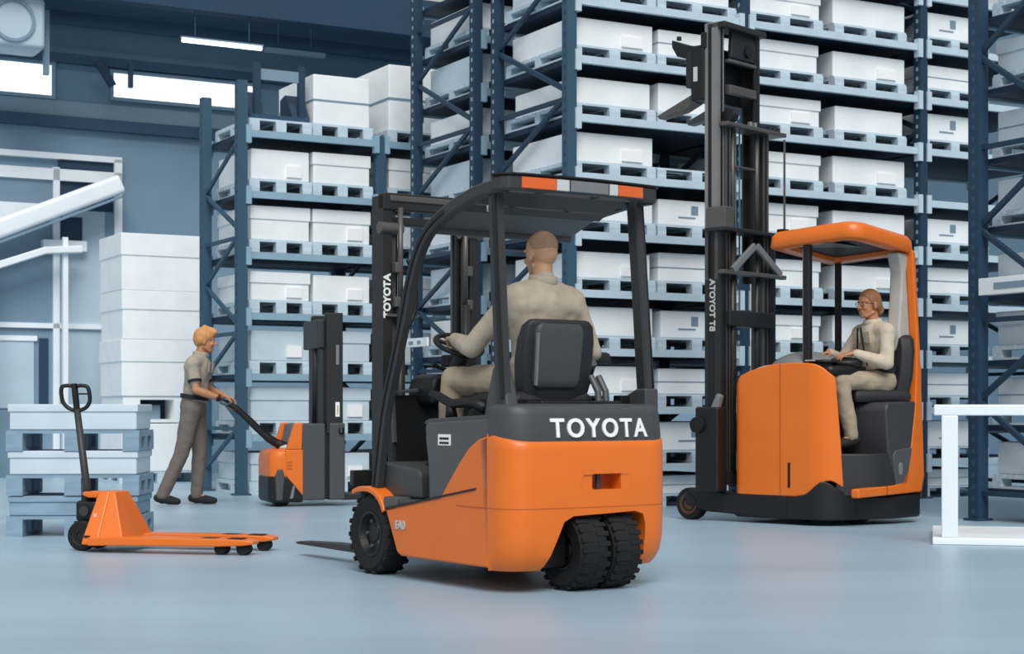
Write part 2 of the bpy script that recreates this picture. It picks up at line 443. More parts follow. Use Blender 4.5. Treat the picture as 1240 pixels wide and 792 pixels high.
# left rack (cool slate blue), floor level plus six shelves
LA, LN = 6.266, 17.33
LZ = [.66*k for k in range(7)]
LB = [1.644, 1.644]
rack(LA, LN, 1.18, LB, [z for z in LZ[1:]], 4.45, 'slate blue pallet rack with open end frame on the left behind the man', UPLM, BEAML, tops=(4.49, 4.49), w=.11, brace_from=.27, brace_step=.52, brace_flip=1, mids={1: 4.0, 2: 4.0})
lcol = [(.47, 'left column'), (1.20, 'middle column'), (2.12, 'right column')]
for k, z in enumerate(LZ):
    for ci, (x, cn) in enumerate(lcol):
        zz = z+(.0 if k else 0)
        a = LA+x
        p = pallet('L', .74, 1.12, PALM)
        lvl = 'floor' if k == 0 else ORD[k]
        put(p, a, LN+.58, zz, 'pale pallet on the %s of the left rack, %s' % (lvl, cn.split(',')[0]), 'pallet', 'pallets in the left rack')
        if k == 6 and ci == 0: continue
        if k == 6: h = {1: .55, 2: .75}[ci]; st = 'tape'
        else: h = .30+.03*((k*5+ci*3) % 3); st = ['lid_label', 'lid', 'label'][(k+ci*2) % 3]
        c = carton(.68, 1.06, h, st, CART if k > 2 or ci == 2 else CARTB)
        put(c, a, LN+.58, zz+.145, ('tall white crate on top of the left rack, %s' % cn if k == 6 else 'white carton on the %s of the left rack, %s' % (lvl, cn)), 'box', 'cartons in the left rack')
# dark stillage on the top left pallet
t = rempty('post_stillage', LA+.47, LN+.3, LZ[6]+.145, 'dark steel stillage with two tall posts on top of left rack', 'stillage')
b = B(); box(b, -.34, .34, -.25, .25, 0, .05); obj('stillage_base', b, STRUCTM, t)
for x in (-.25, .27):
    b = B(); box(b, x-.035, x+.035, -.22, -.15, .05, .62); obj('post', b, DARKB, t)
    b = B(); prism(b, [(-.2, .05), (.2, .05), (.2, .30), (.05, .34)], 'x', x-.1, x+.1); obj('gusset', b, DARKB, t)
b = B(); box(b, -.22, .24, -.2, -.17, .44, .56); obj('cross_plate', b, CARTG, t)

# right double rack
RA0, RN0 = 7.98, 13.29
RZ = [.416+.54*k for k in range(10)]
RB = [1.98, 2.30, 2.14]
RD = 1.386
rack(RA0, RN0, RD, RB, RZ, 6.3, 'huge navy pallet rack with nine white shelves behind the forklifts', UPLM, BEAMM, w=.10, beams_h=.07, brm=UPD, brace_from=.18, brace_step=.615, um2=UPDM)
rack(RA0, RN0+1.843, RD, [2.14, 2.14], RZ, 6.25, 'navy rear rack standing back to back behind the huge rack', UPDM, BEAML, tops=(6.3, 6.2), w=.10, beams_h=.07, brm=UPD, brace_from=.18, brace_step=.615)
rcol = [(.52, .93, 'first column from left'), (1.46, .90, 'second column from left'), (2.53, .95, 'third column from left'), (3.64, 1.0, 'fourth column from left'), (4.80, .95, 'rightmost column')]
for k in range(-1, 10):
    for ci, (x, w, cn) in enumerate(rcol):
        z = 0 if k < 0 else RZ[k]
        if k == 9 and ci < 3: continue
        if k < 0 and ci in (0, 2, 3): continue
        lvl = 'floor' if k < 0 else ORD[k+1]
        if k == 5 and ci == 4: continue
        if k == 5 and ci == 1:      # the photo shows an almost empty slot here
            p = pallet('R', .96, 1.25, PALM, .12)
            put(p, RA0+x, RN0+.66, z, 'empty pale pallet without a carton on the sixth shelf of the huge rack, second column', 'pallet', 'pallets in the huge rack'); continue
        p = pallet('R', .96, 1.25, PALM, .12)
        put(p, RA0+x, RN0+.66, z, 'pale pallet on the %s of the huge rack, %s' % (lvl, cn), 'pallet', 'pallets in the huge rack')
        h = .245+.015*((k*7+ci*5) % 3)
        if k < 0: h = .18
        st = ['plain', 'lid', 'print', 'label', 'lid_label', 'tape'][(k*3+ci*2+6) % 6]
        c = carton(w-.04 if (k+ci) % 3 else w-.10, 1.15, h, st, CART)
        put(c, RA0+x, RN0+.64, z+.12, 'white carton on the %s of the huge rack, %s' % (lvl, cn), 'box', 'cartons in the huge rack')
for k in range(9):
    x = .55; z = RZ[k]; lvl = ORD[k+1]
    p = pallet('R', .96, 1.25, PALM, .12)
    put(p, RA0+x, RN0+1.843+.7, z, 'pale pallet on the %s of the navy rear rack' % lvl, 'pallet', 'pallets in the rear rack')
    c = carton(.92, 1.1, .26+.02*(k % 2), 'plain', CARTB if k % 2 else CART)
    put(c, RA0+x, RN0+1.843+.68, z+.12, 'white carton on the %s of the navy rear rack end' % lvl, 'box', 'cartons in the rear rack')

# near rack at the right edge
NA, NN = 10.23, 9.30
NZ = [.27, .80, 1.34, 1.88, 2.45, 3.02, 3.60, 4.2]
nr = rack(NA, NN, 1.10, [2.2], NZ, 5.0, 'near navy rack cut off by the right edge of the photo', upright_mat('perforated deep navy upright', '#213E58', '#35526B'), BEAML, w=.115, beams_h=.07, brm=UPD, brace_from=.3, brace_step=.72)
for k, z in enumerate(NZ):
    p = pallet('N', .98, 1.0, PALM, .12)
    put(p, NA+.60, NN+.55, z, 'pale pallet on the %s of the near right rack' % ORD[k+1], 'pallet', 'pallets in the near rack')
    c = carton(.92, .94, .27 if k != 3 else .22, ['plain', 'tape', 'lid', 'plain'][k % 4], CARTB)
    put(c, NA+.60, NN+.55, z+.12, 'pale blue carton on the %s of the near right rack' % ORD[k+1], 'box', 'cartons in the near rack')
# shelf signs
def sign(a, n, z, w, h, label, marks, rz):
    t = empty('shelf_sign', rk(a, n, z), rz, label, 'sign')
    b = B(); box(b, -w/2, w/2, -.012, .012, 0, h); obj('sign_board', b, WHITEF, t, bevel=.004)
    b = B()
    for x0, x1 in marks: box(b, x0, x1, -.016, -.011, h*.3, h*.68)
    obj('printed_mark', b, CARTG, t)
sign(NA-.09, NN+.62, 1.87, .75, .14, 'long white shelf sign on the near rack at right edge', [(-.20, .3)], RA-PI/2)
sign(RA0-.12, RN0+2.98, 1.60, .55, .095, 'white shelf sign on the rear rack left of the steering hand', [(-.17, -.06), (.04, .12)], RA-PI/2)

# ------------------------------------------------------------------ left foreground pallet stack, cartons by the wall
X0 = -3.205
for k in range(3):
    z = [0, .30, .625][k]
    p = make_pallet(.96, .6, PALD, .15) if k == 0 else copy_tree(PROTO['S'])
    PROTO['S'] = PROTO.get('S', p)
    p.location = (X0, 12.52, z); p.rotation_euler = (0, 0, rad(2))
    tag(p, ['blue grey pallet at the bottom of the stack behind the hand truck', 'blue grey pallet in the middle of the stack behind the hand truck', 'blue grey pallet third up in the stack behind the hand truck'][k], 'pallet', 'pallets in the left stack')
    h = [.14, .17, .185][k]
    b = B(); box(b, -.46, .46, -.28, .28, 0, h); c = obj('crate', b, [PALD, CARTB, CARTB][k], bevel=.012)
    b = B(); box(b, -.47, .47, -.29, .29, h*.72, h+.004); obj('lid', b, [PALD, CARTB, CARTB][k], c, bevel=.006)
    c.location = (X0, 12.52, z+.151); c.rotation_euler = (0, 0, rad(2))
    tag(c, ['shallow blue grey crate lowest in the stack behind the hand truck', 'shallow pale crate in the middle of the left stack', 'shallow pale crate on top of the stack beside the truck handle'][k], 'crate', 'crates in the left stack')
ck = [(0, .60, .02), (.62, .46, .01), (1.40, .48, .0), (1.90, .42, .0), (2.34, .78, .0)]
pp = pallet('W', 1.1, 1.0, PALM); put(pp, 6.50, 21.4, 0, 'pale pallet under the white carton tower by the back wall', 'pallet', 'pallets by the wall')
zz = .145
for i, h in enumerate((.62, .33, .72, .62, .72)):
    if i == 1:
        t = rempty('shelf_crate', 6.50, 21.4, zz, 'white crate with a dark square opening in the carton tower', 'crate')
        b = B(); box(b, -.5, .5, -.48, .5, 0, .04); box(b, -.5, .5, -.48, .5, h-.04, h); box(b, -.5, -.28, -.48, .5, .04, h-.04); box(b, .16, .5, -.48, .5, .04, h-.04); obj('crate_shell', b, CART, t)
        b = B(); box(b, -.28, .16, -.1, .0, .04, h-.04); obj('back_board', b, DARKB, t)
        b = B(); box(b, -.12, .02, -.35, -.2, .04, .22); obj('packet', b, CARTG, t)
    else:
        c = carton(1.02 if i % 2 else 1.04, 1.0, h-.014, 'lid' if i > 1 else 'plain', CART)
        put(c, 6.50, 21.4, zz, 'big white carton in the tower by the back wall, %s' % ['lowest of all', '', 'just above the dark opening', 'second from the top', 'topmost of all'][i], 'box', 'carton tower by the wall')
    zz += h+.002

# white barrier frame in the right foreground
t = empty('steel_barrier', (2.95, 11.55, 0), rad(-14), 'white tubular steel barrier frame on the floor at the right edge', 'barrier')
b = B(); box(b, -.05, 1.6, -.035, .035, .885, .96); obj('top_rail', b, WHITEF, t, bevel=.008)
for x in (0, 1.45): b = B(); box(b, x-.0, x+.11, -.04, .04, .05, .885); obj('post', b, WHITEF, t, bevel=.008)
b = B(); box(b, -.06, 1.6, -.05, 1.2, 0, .05); obj('base_plate', b, WHITEF, t, bevel=.008)
# ------------------------------------------------------------------ electric forklift (axes: x forward, y left, z up)
def arc(cx, cy, r, a0, a1, n=8): return [(cx+r*math.cos(rad(a0+(a1-a0)*i/n)), cy+r*math.sin(rad(a0+(a1-a0)*i/n))) for i in range(n+1)]
FO, FA = (.31, 8.72, 0), rad(124.4)
fk = empty('forklift', FO, FA, 'orange electric counterbalance forklift with grey overhead guard, largest truck in the middle', 'forklift')
# chassis side panels + rear counterweight
side = [(1.03, .373), (.80, .408), (.463, .461), (.40, .53), (.278, .652), (.19, .728), (.10, .774), (.02, .792), (.006, .797), (.006, .128), (.87, .128), (.906, .145)]
b = B(); prism(b, side, 'y', -.5185, .5185); ch = obj('chassis', b, ORANGE, fk, bevel=.02, seg=3)
def cw_loop(z, ins, a1=.012, r=.15, rise=0.):
    hb = .52-ins*.45; ar = -.205+ins; pts = [(a1, .52-ins*.12 if r > .12 else hb)]
    pts += [(x, y) for x, y in arc(ar+r, hb-r, r, 90, 180)]
    pts += [(ar-.018*math.cos(q*PI/2), q*(hb-r)) for q in (.6, .3, 0, -.3, -.6)]
    pts += [(x, y) for x, y in arc(ar+r, -hb+r, r, 180, 270)]
    pts += [(a1, -pts[0][1])]
    return [(x, y, z+rise*min(1, max(0, (x+.19)/.16))) for x, y in pts]
b = B(); loft(b, [cw_loop(.115, .075, r=.14), cw_loop(.14, .045), cw_loop(.19, .018), (cw_loop(.27, .003)), cw_loop(.40, 0), cw_loop(.72, 0), cw_loop(.752, .003, rise=.034), cw_loop(.764, .012, rise=.034), cw_loop(.768, .03, rise=.034)])
cw = obj('counterweight', b, ORANGE, fk)
archp = [(.335, 0), (.30, .12), (.245, .27), (.205, .36), (.15, .388), (-.25, .402), (-.305, .385), (-.322, .33), (-.318, 0)]
b = B(); prism(b, archp, 'x', -.5, .11); cut(cw, b)
b = B(); prism(b, [(.11, .524), (.09, .594), (-.21, .594), (-.23, .524)], 'x', -.30, -.2145); cut(cw, b)
b = B(); box(b, -.30, -.12, -.155, .03, .518, .598); cut(cw, b)
b = B(); prism(b, archp, 'x', -.5, .045); cut(ch, b)
cw.data.shade_smooth(); m_ = cw.modifiers.new('es', 'EDGE_SPLIT'); m_.split_angle = rad(35)
b = B(); cyl(b, (-.175, -.035, .5), (-.175, -.035, .62), .014, seg=10); obj('tow_pin', b, DGREY, cw)
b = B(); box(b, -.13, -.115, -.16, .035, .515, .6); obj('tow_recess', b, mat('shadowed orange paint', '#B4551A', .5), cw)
for s in (1, -1):
    b = B(); sweep(b, [(.115, s*.521, .522), (.60, s*.521, .446), (1.03, s*.521, .379)], (0, 1, 0), .006, .010); obj('panel_seam', b, BLACK, ch)
b = B(); sweep(b, [(p[0], p[1], .43) for p in cw_loop(.43, -.0005, a1=.30)], (0, 0, 1), .004, .002); obj('panel_seam', b, mat('seam shade orange', '#B85A18', .5), cw)
# grey cover with lettering
b = B(); loft(b, [cw_loop(.750, .014, -.0, .15), cw_loop(.80, .012, -.0, .15), cw_loop(.90, .022, -.0, .15), cw_loop(.93, .032, -.0, .14), cw_loop(.948, .055, -.01, .12), cw_loop(.954, .10, -.02, .08)])
cv = obj('counterweight_cover', b, GREY, fk, smooth=True); m_ = cv.modifiers.new('es', 'EDGE_SPLIT'); m_.split_angle = rad(50)
b = B(); box(b, -.13, -.10, -.10, -.03, .950, .960); obj('cover_latch', b, BLACK, cv)
lt = text('lettering', 'TOYOTA', .132, WHITEP, cv, basis((0, -1, 0), (.12, 0, 1), (-.2115, -.030, .826)), offset=.003, depth=.006, space=1.22)
for v in lt.data.vertices: v.co.x += .030*v.co.y**2/.16
text('lettering', 'EA0', .062, OFFW, ch, basis((-1, 0, 0), (0, 0, 1), (.865, .5215, .295)), offset=.003, depth=.002, space=1.0)
# seat hood
hood = [(-.05, .40), (.55, .40), (.595, .44), (.60, .62), (.628, .76), (.632, .838), (.615, .858), (.30, .870), (-.05, .885)]
b = B(); prism(b, hood, 'y', -.505, .505); hd = obj('battery_hood', b, MGREY, fk, bevel=.018)
b = B(); prism(b, [(.645, .846), (.645, .862), (.60, .876), (.0, .899), (.0, .876)], 'y', -.50, .50); obj('hood_lip', b, GREY, hd, bevel=.006)
b = B(); box(b, .375, .497, .504, .5075, .737, .795); lb = obj('warning_label', b, WHITEP, hd)
for z in (.773, .750): b = B(); box(b, .39, .482, .5075, .5085, z-.006, z+.006); obj('label_text', b, BLACK, lb)
b = B(); prism(b, [(-.12, .86), (.12, .86), (.09, .96), (.03, 1.14), (-.03, 1.15), (-.09, .98)], 'y', .40, .475); obj('post_bracket', b, GREY, fk, bevel=.012)
b = B(); prism(b, [(-.11, .92), (.06, .92), (.06, 1.0), (-.03, 1.035), (-.11, 1.035)], 'y', -.49, -.40); obj('post_bracket', b, GREY, fk, bevel=.01)
b = B(); box(b, .02, .09, -.43, -.34, .92, 1.0); obj('bracket_block', b, BLACK, fk, bevel=.006)
# floor, step and cowl
b = B(); box(b, .58, 1.26, -.50, .50, .385, .435); obj('floor_plate', b, GREY, fk, bevel=.01)
b = B(); prism(b, [(.80, .435), (1.24, .435), (1.24, .632), (.84, .60), (.81, .575)], 'y', .06, .43); obj('step_box', b, GREY, fk, bevel=.02)
b = B(); box(b, .92, 1.06, .40, .515, .375, .445); obj('step_plate', b, MGREY, fk, bevel=.01)
b = B(); box(b, .92, 1.38, -.34, .34, .17, .40); obj('front_axle', b, BLACK, fk, bevel=.02)
b = B(); prism(b, [(1.22, .40), (1.30, .40), (1.34, 1.0), (1.26, 1.01)], 'y', -.46, .34); obj('front_cowl', b, BLACK, fk, bevel=.015)
b = B(); sweep(b, [(1.225, .345, .74), (1.25, .345, 1.02), (1.25, .18, 1.035)], (1, 0, 0), .03, .022); obj('cowl_edge', b, MGREY, fk)
b = B(); loft(b, [[(x, y*s+.0, z) for x, y in ((1.18-.06*s, -.3), (1.18-.06*s, .16), (1.34, .2), (1.34, -.32))] for z, s in ((.95, .95), (1.04, 1.), (1.10, .9), (1.13, .6))]); obj('dashboard', b, BLACK, fk, bevel=.03)
b = B(); box(b, 1.15, 1.22, -.16, .04, 1.17, 1.24); obj('display_unit', b, BLACK, fk, bevel=.01)
b = B(); tube(b, [(1.22, .05, .95), (1.02, .05, 1.16), (.93, .05, 1.26)], [.055, .05, .04]); obj('steering_column', b, BLACK, fk, smooth=True)
sc, sx = V((.93, .10, 1.285)), V((-.45, 0, .89)).normalized()
d_, u_, v_ = frame_of(sx)
b = B(); tube(b, [sc+(u_*math.cos(q)+v_*math.sin(q))*.135 for q in [2*PI*i/32 for i in range(33)]], .0145, 10); sw = obj('steering_wheel', b, BLACK, fk, smooth=True)
for q in (rad(90), rad(210), rad(330)): b = B(); tube(b, [sc-sx*.01, sc+(u_*math.cos(q)+v_*math.sin(q))*.13], [.016, .011]); obj('spoke', b, BLACK, sw)
b = B(); cyl(b, sc-sx*.03, sc+sx*.012, .035); obj('hub', b, GREY, sw)
b = B(); tube(b, [(1.02, .02, 1.12), (.98, .20, 1.16), (.97, .25, 1.18)], [.012, .010, .014]); obj('direction_lever', b, BLACK, fk)
# control levers on a pod by the right arm, left arm rest
b = B(); prism(b, [(.20, 1.17), (.62, 1.19), (.70, 1.23), (.66, 1.26), (.22, 1.235)], 'y', -.43, -.31); obj('control_armrest', b, BLACK, fk, bevel=.02)
for y in (-.40, -.37, -.34): b = B(); tube(b, [(.62, y, 1.24), (.63, y, 1.31)], [.008, .013]); obj('control_lever', b, BLACK, fk)
b = B(); tube(b, [(.30, .34, .93), (.42, .345, .965), (.62, .345, .955), (.76, .345, 1.0), (.83, .345, 1.01)], [.03, .028, .026, .024, .018]); obj('hip_restraint', b, BLACK, fk, smooth=True)
b = B(); tube(b, [(.62, .345, .88), (.63, .345, .96)], [.035, .024]); obj('restraint_post', b, BLACK, fk, smooth=True)
# seat
b = B(); prism(b, [(.08, .885), (.62, .875), (.60, .93), (.12, .945)], 'y', -.23, .25); obj('seat_base', b, BLACK, fk, bevel=.015)
b = B(); loft(b, [[(x, y, z) for x, y in ((.13+i, -.24+i), (.62-i, -.21+i), (.66-i, -.10), (.66-i, .10), (.62-i, .23-i), (.13+i, .26-i))] for z, i in ((.93, .03), (.955, .0), (1.0, .0), (1.02, .03))]); obj('seat_cushion', b, CUSH, fk, bevel=.02)
def back_loop(z, hw, x0, x1, c=.0): return [(x0, y*hw+c, z) if k else (x1, y*hw+c, z) for k, y in ((0, -.80), (0, -.4), (0, .4), (0, .80), (1, 1.), (1, .85), (1, .4), (1, -.4), (1, -.85), (1, -1.))]
def seat_back(hw, zs):
    L = []
    for z, f, x, t in zs:
        h = hw*f
        L.append([(x+t, -h*.82, z), (x+t*.75, -h*.4, z), (x+t*.75, h*.4, z), (x+t, h*.82, z), (x+t*.6, h, z), (x+.0, h*.96, z), (x-.02, h*.5, z), (x-.02, -h*.5, z), (x, -h*.96, z), (x+t*.6, -h, z)])
    return L
b = B(); loft(b, seat_back(.235, [(.97, .80, .15, .10), (1.05, .95, .135, .11), (1.18, 1.0, .115, .12), (1.28, 1.0, .10, .11), (1.36, .94, .09, .09), (1.395, .80, .09, .06)])); sb = obj('backrest', b, CUSH, fk, bevel=.015)
b = B(); loft(b, [[(x, y, z) for x, y in ((x0, h), (x0+.05, h+.015), (x0+.05, -h-.005), (x0, -h))] for z, h, x0 in ((1.03, .125, .105), (1.08, .14, .085), (1.33, .15, .058), (1.365, .138, .062), (1.38, .11, .075))])
bmesh.ops.translate(b, verts=b.verts[:], vec=(0, .018, 0)); obj('backrest_shell', b, CUSHG, sb, bevel=.018)
b = B(); sweep(b, [(.088, .166, 1.05), (.050, .178, 1.32)], (0, 1, 0), .014, .02); obj('shell_trim', b, MIDTRIM, sb)
b = B(); sweep(b, [(.30, -.27, .96), (.20, -.27, 1.15), (.14, -.24, 1.18)], (0, 1, 0), .04, .05); obj('belt_bracket', b, BLACK, fk)
for y in (-.20, -.25): b = B(); tube(b, [(.03, y, .94), (.045, y-.005, 1.02), (.10, y, 1.10)], .018); obj('backrest_strut', b, MGREY, fk)
b = B(); box(b, -.04, .1, -.30, .22, .93, .97); obj('seat_rail', b, BLACK, fk, bevel=.01)
# wheels and fenders
for s in (1, -1):
    wheel('front_wheel', fk, (1.24, s*.425, .226), .226, .17, .125, 18, s)
    L = []; FP = cat_rom([(1.41, 0, .470), (1.36, 0, .486), (1.28, 0, .494), (1.20, 0, .490), (1.12, 0, .462), (1.065, 0, .415), (1.035, 0, .368)], 3)
    for q, p in enumerate(FP):
        t_ = (FP[min(q+1, len(FP)-1)]-FP[max(q-1, 0)]).normalized(); nn = V((t_.z, 0, -t_.x)); nn = nn if nn.z > 0 or nn.x < 0 else -nn
        L.append([p+V((0, s*.335, 0))-nn*.016, p+V((0, s*.335, 0)), p+V((0, s*.508, 0)), p+V((0, s*.522, 0))-nn*.006, p+V((0, s*.522, 0))-nn*.032, p+V((0, s*.508, 0))-nn*.016])
    b = B(); loft(b, L); obj('fender', b, ORANGE, fk, bevel=.004)
for y in (.045, -.165): wheel('drive_wheel', fk, (-.075, y, .206), .206, .175, .10, 24, -1)
b = B(); prism(b, [(.33, .10), (.24, .28), (.20, .365), (.14, .386), (-.24, .398), (-.24, .10)], 'x', .03, .05); obj('drive_housing', b, BLACK, fk)
b = B(); box(b, -.10, .04, .10, .262, .12, .30); obj('drive_motor', b, BLACK, fk, bevel=.02)
# overhead guard
gp = [(-.07, 0, 2.045), (.05, 0, 2.045), (.20, 0, 2.030), (.43, 0, 1.975), (.58, 0, 1.918), (.68, 0, 1.855), (.765, 0, 1.755), (.845, 0, 1.60), (.905, 0, 1.43), (1.01, 0, 1.17), (1.115, 0, .906), (1.205, 0, .50), (1.21, 0, .43)]
for s in (1, -1):
    if s < 0: gp = [(-.07, 0, 2.045), (.05, 0, 2.045), (.20, 0, 2.035), (.43, 0, 2.01), (.58, 0, 1.992), (.70, 0, 1.968), (.82, 0, 1.93), (.92, 0, 1.85), (.985, 0, 1.70), (1.03, 0, 1.50), (1.10, 0, 1.2), (1.15, 0, .906), (1.205, 0, .50), (1.21, 0, .43)]
    P = [V((p.x, s*.465, p.z)) for p in cat_rom(gp, 5)]
    b = B(); sweep(b, P, (0, 1, 0), .055, .068); gr = obj('guard_rail', b, DGREY, fk)
    b = B(); sweep(b, [p+V((0, s*.029, 0)) for p in P[16:]], (0, 1, 0), .012, .022); obj('rail_groove', b, BLACK, gr)
    b = B(); sweep(b, [(.045, s*.447, 2.05), (-.0, s*.452, 1.5), (-.05, s*.455, .85)], (0, 1, 0), .05, .085); rp = obj('rear_post', b, DGREY, fk)
    b = B(); sweep(b, [(.02, s*.475, 2.03), (-.022, s*.480, 1.5), (-.07, s*.483, .98)], (0, 1, 0), .012, .03); obj('post_groove', b, BLACK, rp)
P = [(-.02, .49, 2.058), (-.075, .47, 2.058), (-.095, .40, 2.06), (-.115, .0, 2.062), (-.095, -.40, 2.06), (-.075, -.47, 2.058), (-.02, -.49, 2.058)]
b = B(); sweep(b, cat_rom(P, 5), (0, 0, 1), .078, .05); rb = obj('rear_beam', b, DGREY, fk)
b = B(); sweep(b, [V(p)+V((.0, 0, .042)) for p in cat_rom(P, 5)], (0, 0, 1), .012, .07); obj('beam_cap', b, BLACK, rb)
def lamp(y0, y1, m, nm):
    b = B(); q = lambda y: -.115+.02*(abs(y)/.4)**2
    loft(b, [[(q(y)-.030, y, 2.034), (q(y)-.030, y, 2.088), (q(y)-.02, y, 2.09), (q(y)-.02, y, 2.03)] for y in (y0, (y0+y1)/2, y1)]); obj(nm, b, m, rb)
lamp(.40, .20, AMBER, 'turn_signal'); lamp(.195, .12, CLEAR, 'reversing_lamp'); lamp(-.14, -.195, CLEAR, 'reversing_lamp'); lamp(-.20, -.37, AMBER, 'turn_signal')
lamp(.11, -.13, MIDTRIM, 'lamp_cover')
for a, z in ((.09, 2.03), (.21, 2.012), (.33, 1.985)):
    b = B(); box(b, -.035, .035, -.45, .45, -.012, .012, M.Translation((a, 0, z)) @ M.Rotation(rad(25), 4, 'Y')); obj('roof_slat', b, DGREY, fk)
b = B(); box(b, -.12, .12, -.45, .45, -.012, .012, M.Translation((.50, 0, 1.945)) @ M.Rotation(rad(19), 4, 'Y')); obj('roof_panel', b, MGREY, fk, bevel=.006)
b = B(); box(b, .62, .66, -.46, .46, 1.865, 1.905); obj('roof_front_beam', b, MGREY, fk, bevel=.01)
for y in (.18, -.18): b = B(); sweep(b, [(-.05, y, 2.05), (.2, y, 2.035), (.42, y, 1.98)], (0, 1, 0), .03, .03); obj('roof_stringer', b, DGREY, fk)
b = B(); box(b, .23, .29, .28, .34, 1.955, 1.99); obj('roof_lamp', b, CLEAR, fk, bevel=.005)
# mast
MOFF = -.035
mk = empty('mast', (0, MOFF, 0)); mk.parent = fk
for s in (1, -1):
    b = B(); prism(b, [(1.44, s*.33), (1.57, s*.33), (1.57, s*.268), (1.55, s*.268), (1.55, s*.31), (1.46, s*.31), (1.46, s*.268), (1.44, s*.268)], 'z', .12, 2.17); oc = obj('outer_mast_channel', b, MASTM, mk)
    b = B(); prism(b, [(1.465, s*.303), (1.60, s*.303), (1.60, s*.232), (1.58, s*.232), (1.58, s*.287), (1.485, s*.287), (1.485, s*.232), (1.465, s*.232)], 'z', .14, 2.12); obj('inner_mast_channel', b, MASTL, mk)
    b = B(); cyl(b, (1.42, s*.225, .2), (1.42, s*.225, 1.55), .027); lc = obj('lift_cylinder', b, MASTM, mk, smooth=True)
    b = B(); cyl(b, (1.42, s*.225, 1.55), (1.42, s*.225, 2.10), .016); obj('cylinder_rod', b, MASTL, mk, smooth=True)
    b = B(); cyl(b, (1.45, s*.35, 1.98), (1.45, s*.20, 1.98), .035); obj('chain_roller', b, MASTL, mk)
    for z in (1.75, 1.55, 1.30): b = B(); box(b, 1.40, 1.45, s*.23, s*.268, z-.03, z+.03); obj('hose_clamp', b, MASTL, mk, bevel=.006)
    b = B(); sweep(b, [(1.50, s*.215, .3), (1.50, s*.215, 2.05)], (0, 1, 0), .022, .03); obj('lift_chain', b, BLACK, mk)
b = B(); box(b, 1.43, 1.50, -.33, .33, 2.085, 2.185); obj('mast_crosshead', b, MASTM, mk, bevel=.008)
b = B(); box(b, 1.42, 1.44, -.29, .29, 2.135, 2.17); obj('crosshead_rib', b, MASTL, mk, bevel=.006)
b = B(); box(b, 1.46, 1.52, -.29, .29, 2.0, 2.05); obj('mast_crosshead', b, MASTM, mk, bevel=.008)
b = B(); box(b, 1.47, 1.56, -.29, .29, .30, .42); obj('mast_crossmember', b, MASTM, mk, bevel=.008)
b = B(); box(b, 1.415, 1.46, .10, .31, 1.465, 1.48); obj('hose_bracket', b, MASTL, mk)
text('mast_lettering', 'TOYOTA', .062, WHITEP, mk, basis((0, 0, 1), (0, 1, 0), (1.437, .303, 1.585)), offset=.0025, depth=.002, space=1.0)
b = B(); tube(b, cat_rom([(1.42, .14, 1.80), (1.40, .11, 1.70), (1.40, .10, 1.52), (1.41, .16, 1.38), (1.43, .22, 1.28)]), .013); obj('hydraulic_hose', b, BLACK, fk, smooth=True)
b = B()
for z in (.16, .48): box(b, 1.61, 1.65, -.40, .40, z, z+.09)
for y in (-.30, 0, .30): box(b, 1.62, 1.645, y-.04, y+.04, .2, .5)
obj('fork_carriage', b, MASTM, fk, bevel=.006)
for s in (1, -1):
    y = s*.25
    b = B(); prism(b, [(1.655, .57), (1.69, .57), (1.69, .115), (2.10, .110), (2.50, .095), (2.55, .085), (2.52, .076), (1.655, .07)], 'y', y-.05, y+.05); obj('fork', b, DGREY, fk, bevel=.006)

# ------------------------------------------------------------------ reach truck (axes: x towards mast, y towards camera side, z up)
RO, RH = (2.68, 13.1, 0), rad(138)
rt = empty('reach_truck', RO, RH, 'orange and black reach truck with very tall raised mast on the right', 'reach truck')
plan = [(1.15, -.30), (1.15, -.07)] + arc(1.08, -.07, .07, 0, 90, 5)[1:] + [(1.0, 0)] + [(.90, .0), (.77, 0), (.66, 0), (.55, 0), (.45, 0)] + arc(.45, -.30, .30, 90, 136, 8)[1:]
def interp(x, T):
    for (x0, y0), (x1, y1) in zip(T, T[1:]):
        if x0 <= x <= x1: return y0+(y1-y0)*(x-x0)/(x1-x0)
    return T[0][1] if x < T[0][0] else T[-1][1]
def shell(plan, top, bot, th, lean=0., nz=8, name='shell', m=ORANGE, parent=None, bevel=.012):
    """a curved body panel following a plan outline; top/bottom heights as functions of arc length"""
    P = [V((x, y, 0)) for x, y in plan]; s = [0]
    for p, q in zip(P, P[1:]): s.append(s[-1]+(q-p).length)
    b = B(); out = []; inn = []
    for i, p in enumerate(P):
        t = (P[min(i+1, len(P)-1)]-P[max(i-1, 0)]).normalized(); nn = V((t.y, -t.x, 0)); 
        z0, z1 = bot(s[i]/s[-1], p), top(s[i]/s[-1], p)
        out.append([]); inn.append([])
        for k in range(nz+1):
            f = k/nz; z = z0+(z1-z0)*f
            ex = t*lean*(1-f)*max(0, (s[i]/s[-1]-.75)/.25)
            out[-1].append(b.verts.new(p+ex+V((0, 0, z)))); inn[-1].append(b.verts.new(p+ex+nn*(-th)*SIDE+V((0, 0, z))))
    n = len(P)
    for i in range(n-1):
        for k in range(nz):
            b.faces.new((out[i][k], out[i+1][k], out[i+1][k+1], out[i][k+1])); b.faces.new((inn[i][k], inn[i][k+1], inn[i+1][k+1], inn[i+1][k]))
        b.faces.new((out[i][0], inn[i][0], inn[i+1][0], out[i+1][0])); b.faces.new((out[i][nz], out[i+1][nz], inn[i+1][nz], inn[i][nz]))
    for i in (0, n-1):
        for k in range(nz): b.faces.new((out[i][k], out[i][k+1], inn[i][k+1], inn[i][k]))
    return obj(name, b, m, parent, bevel=bevel)
SIDE = 1
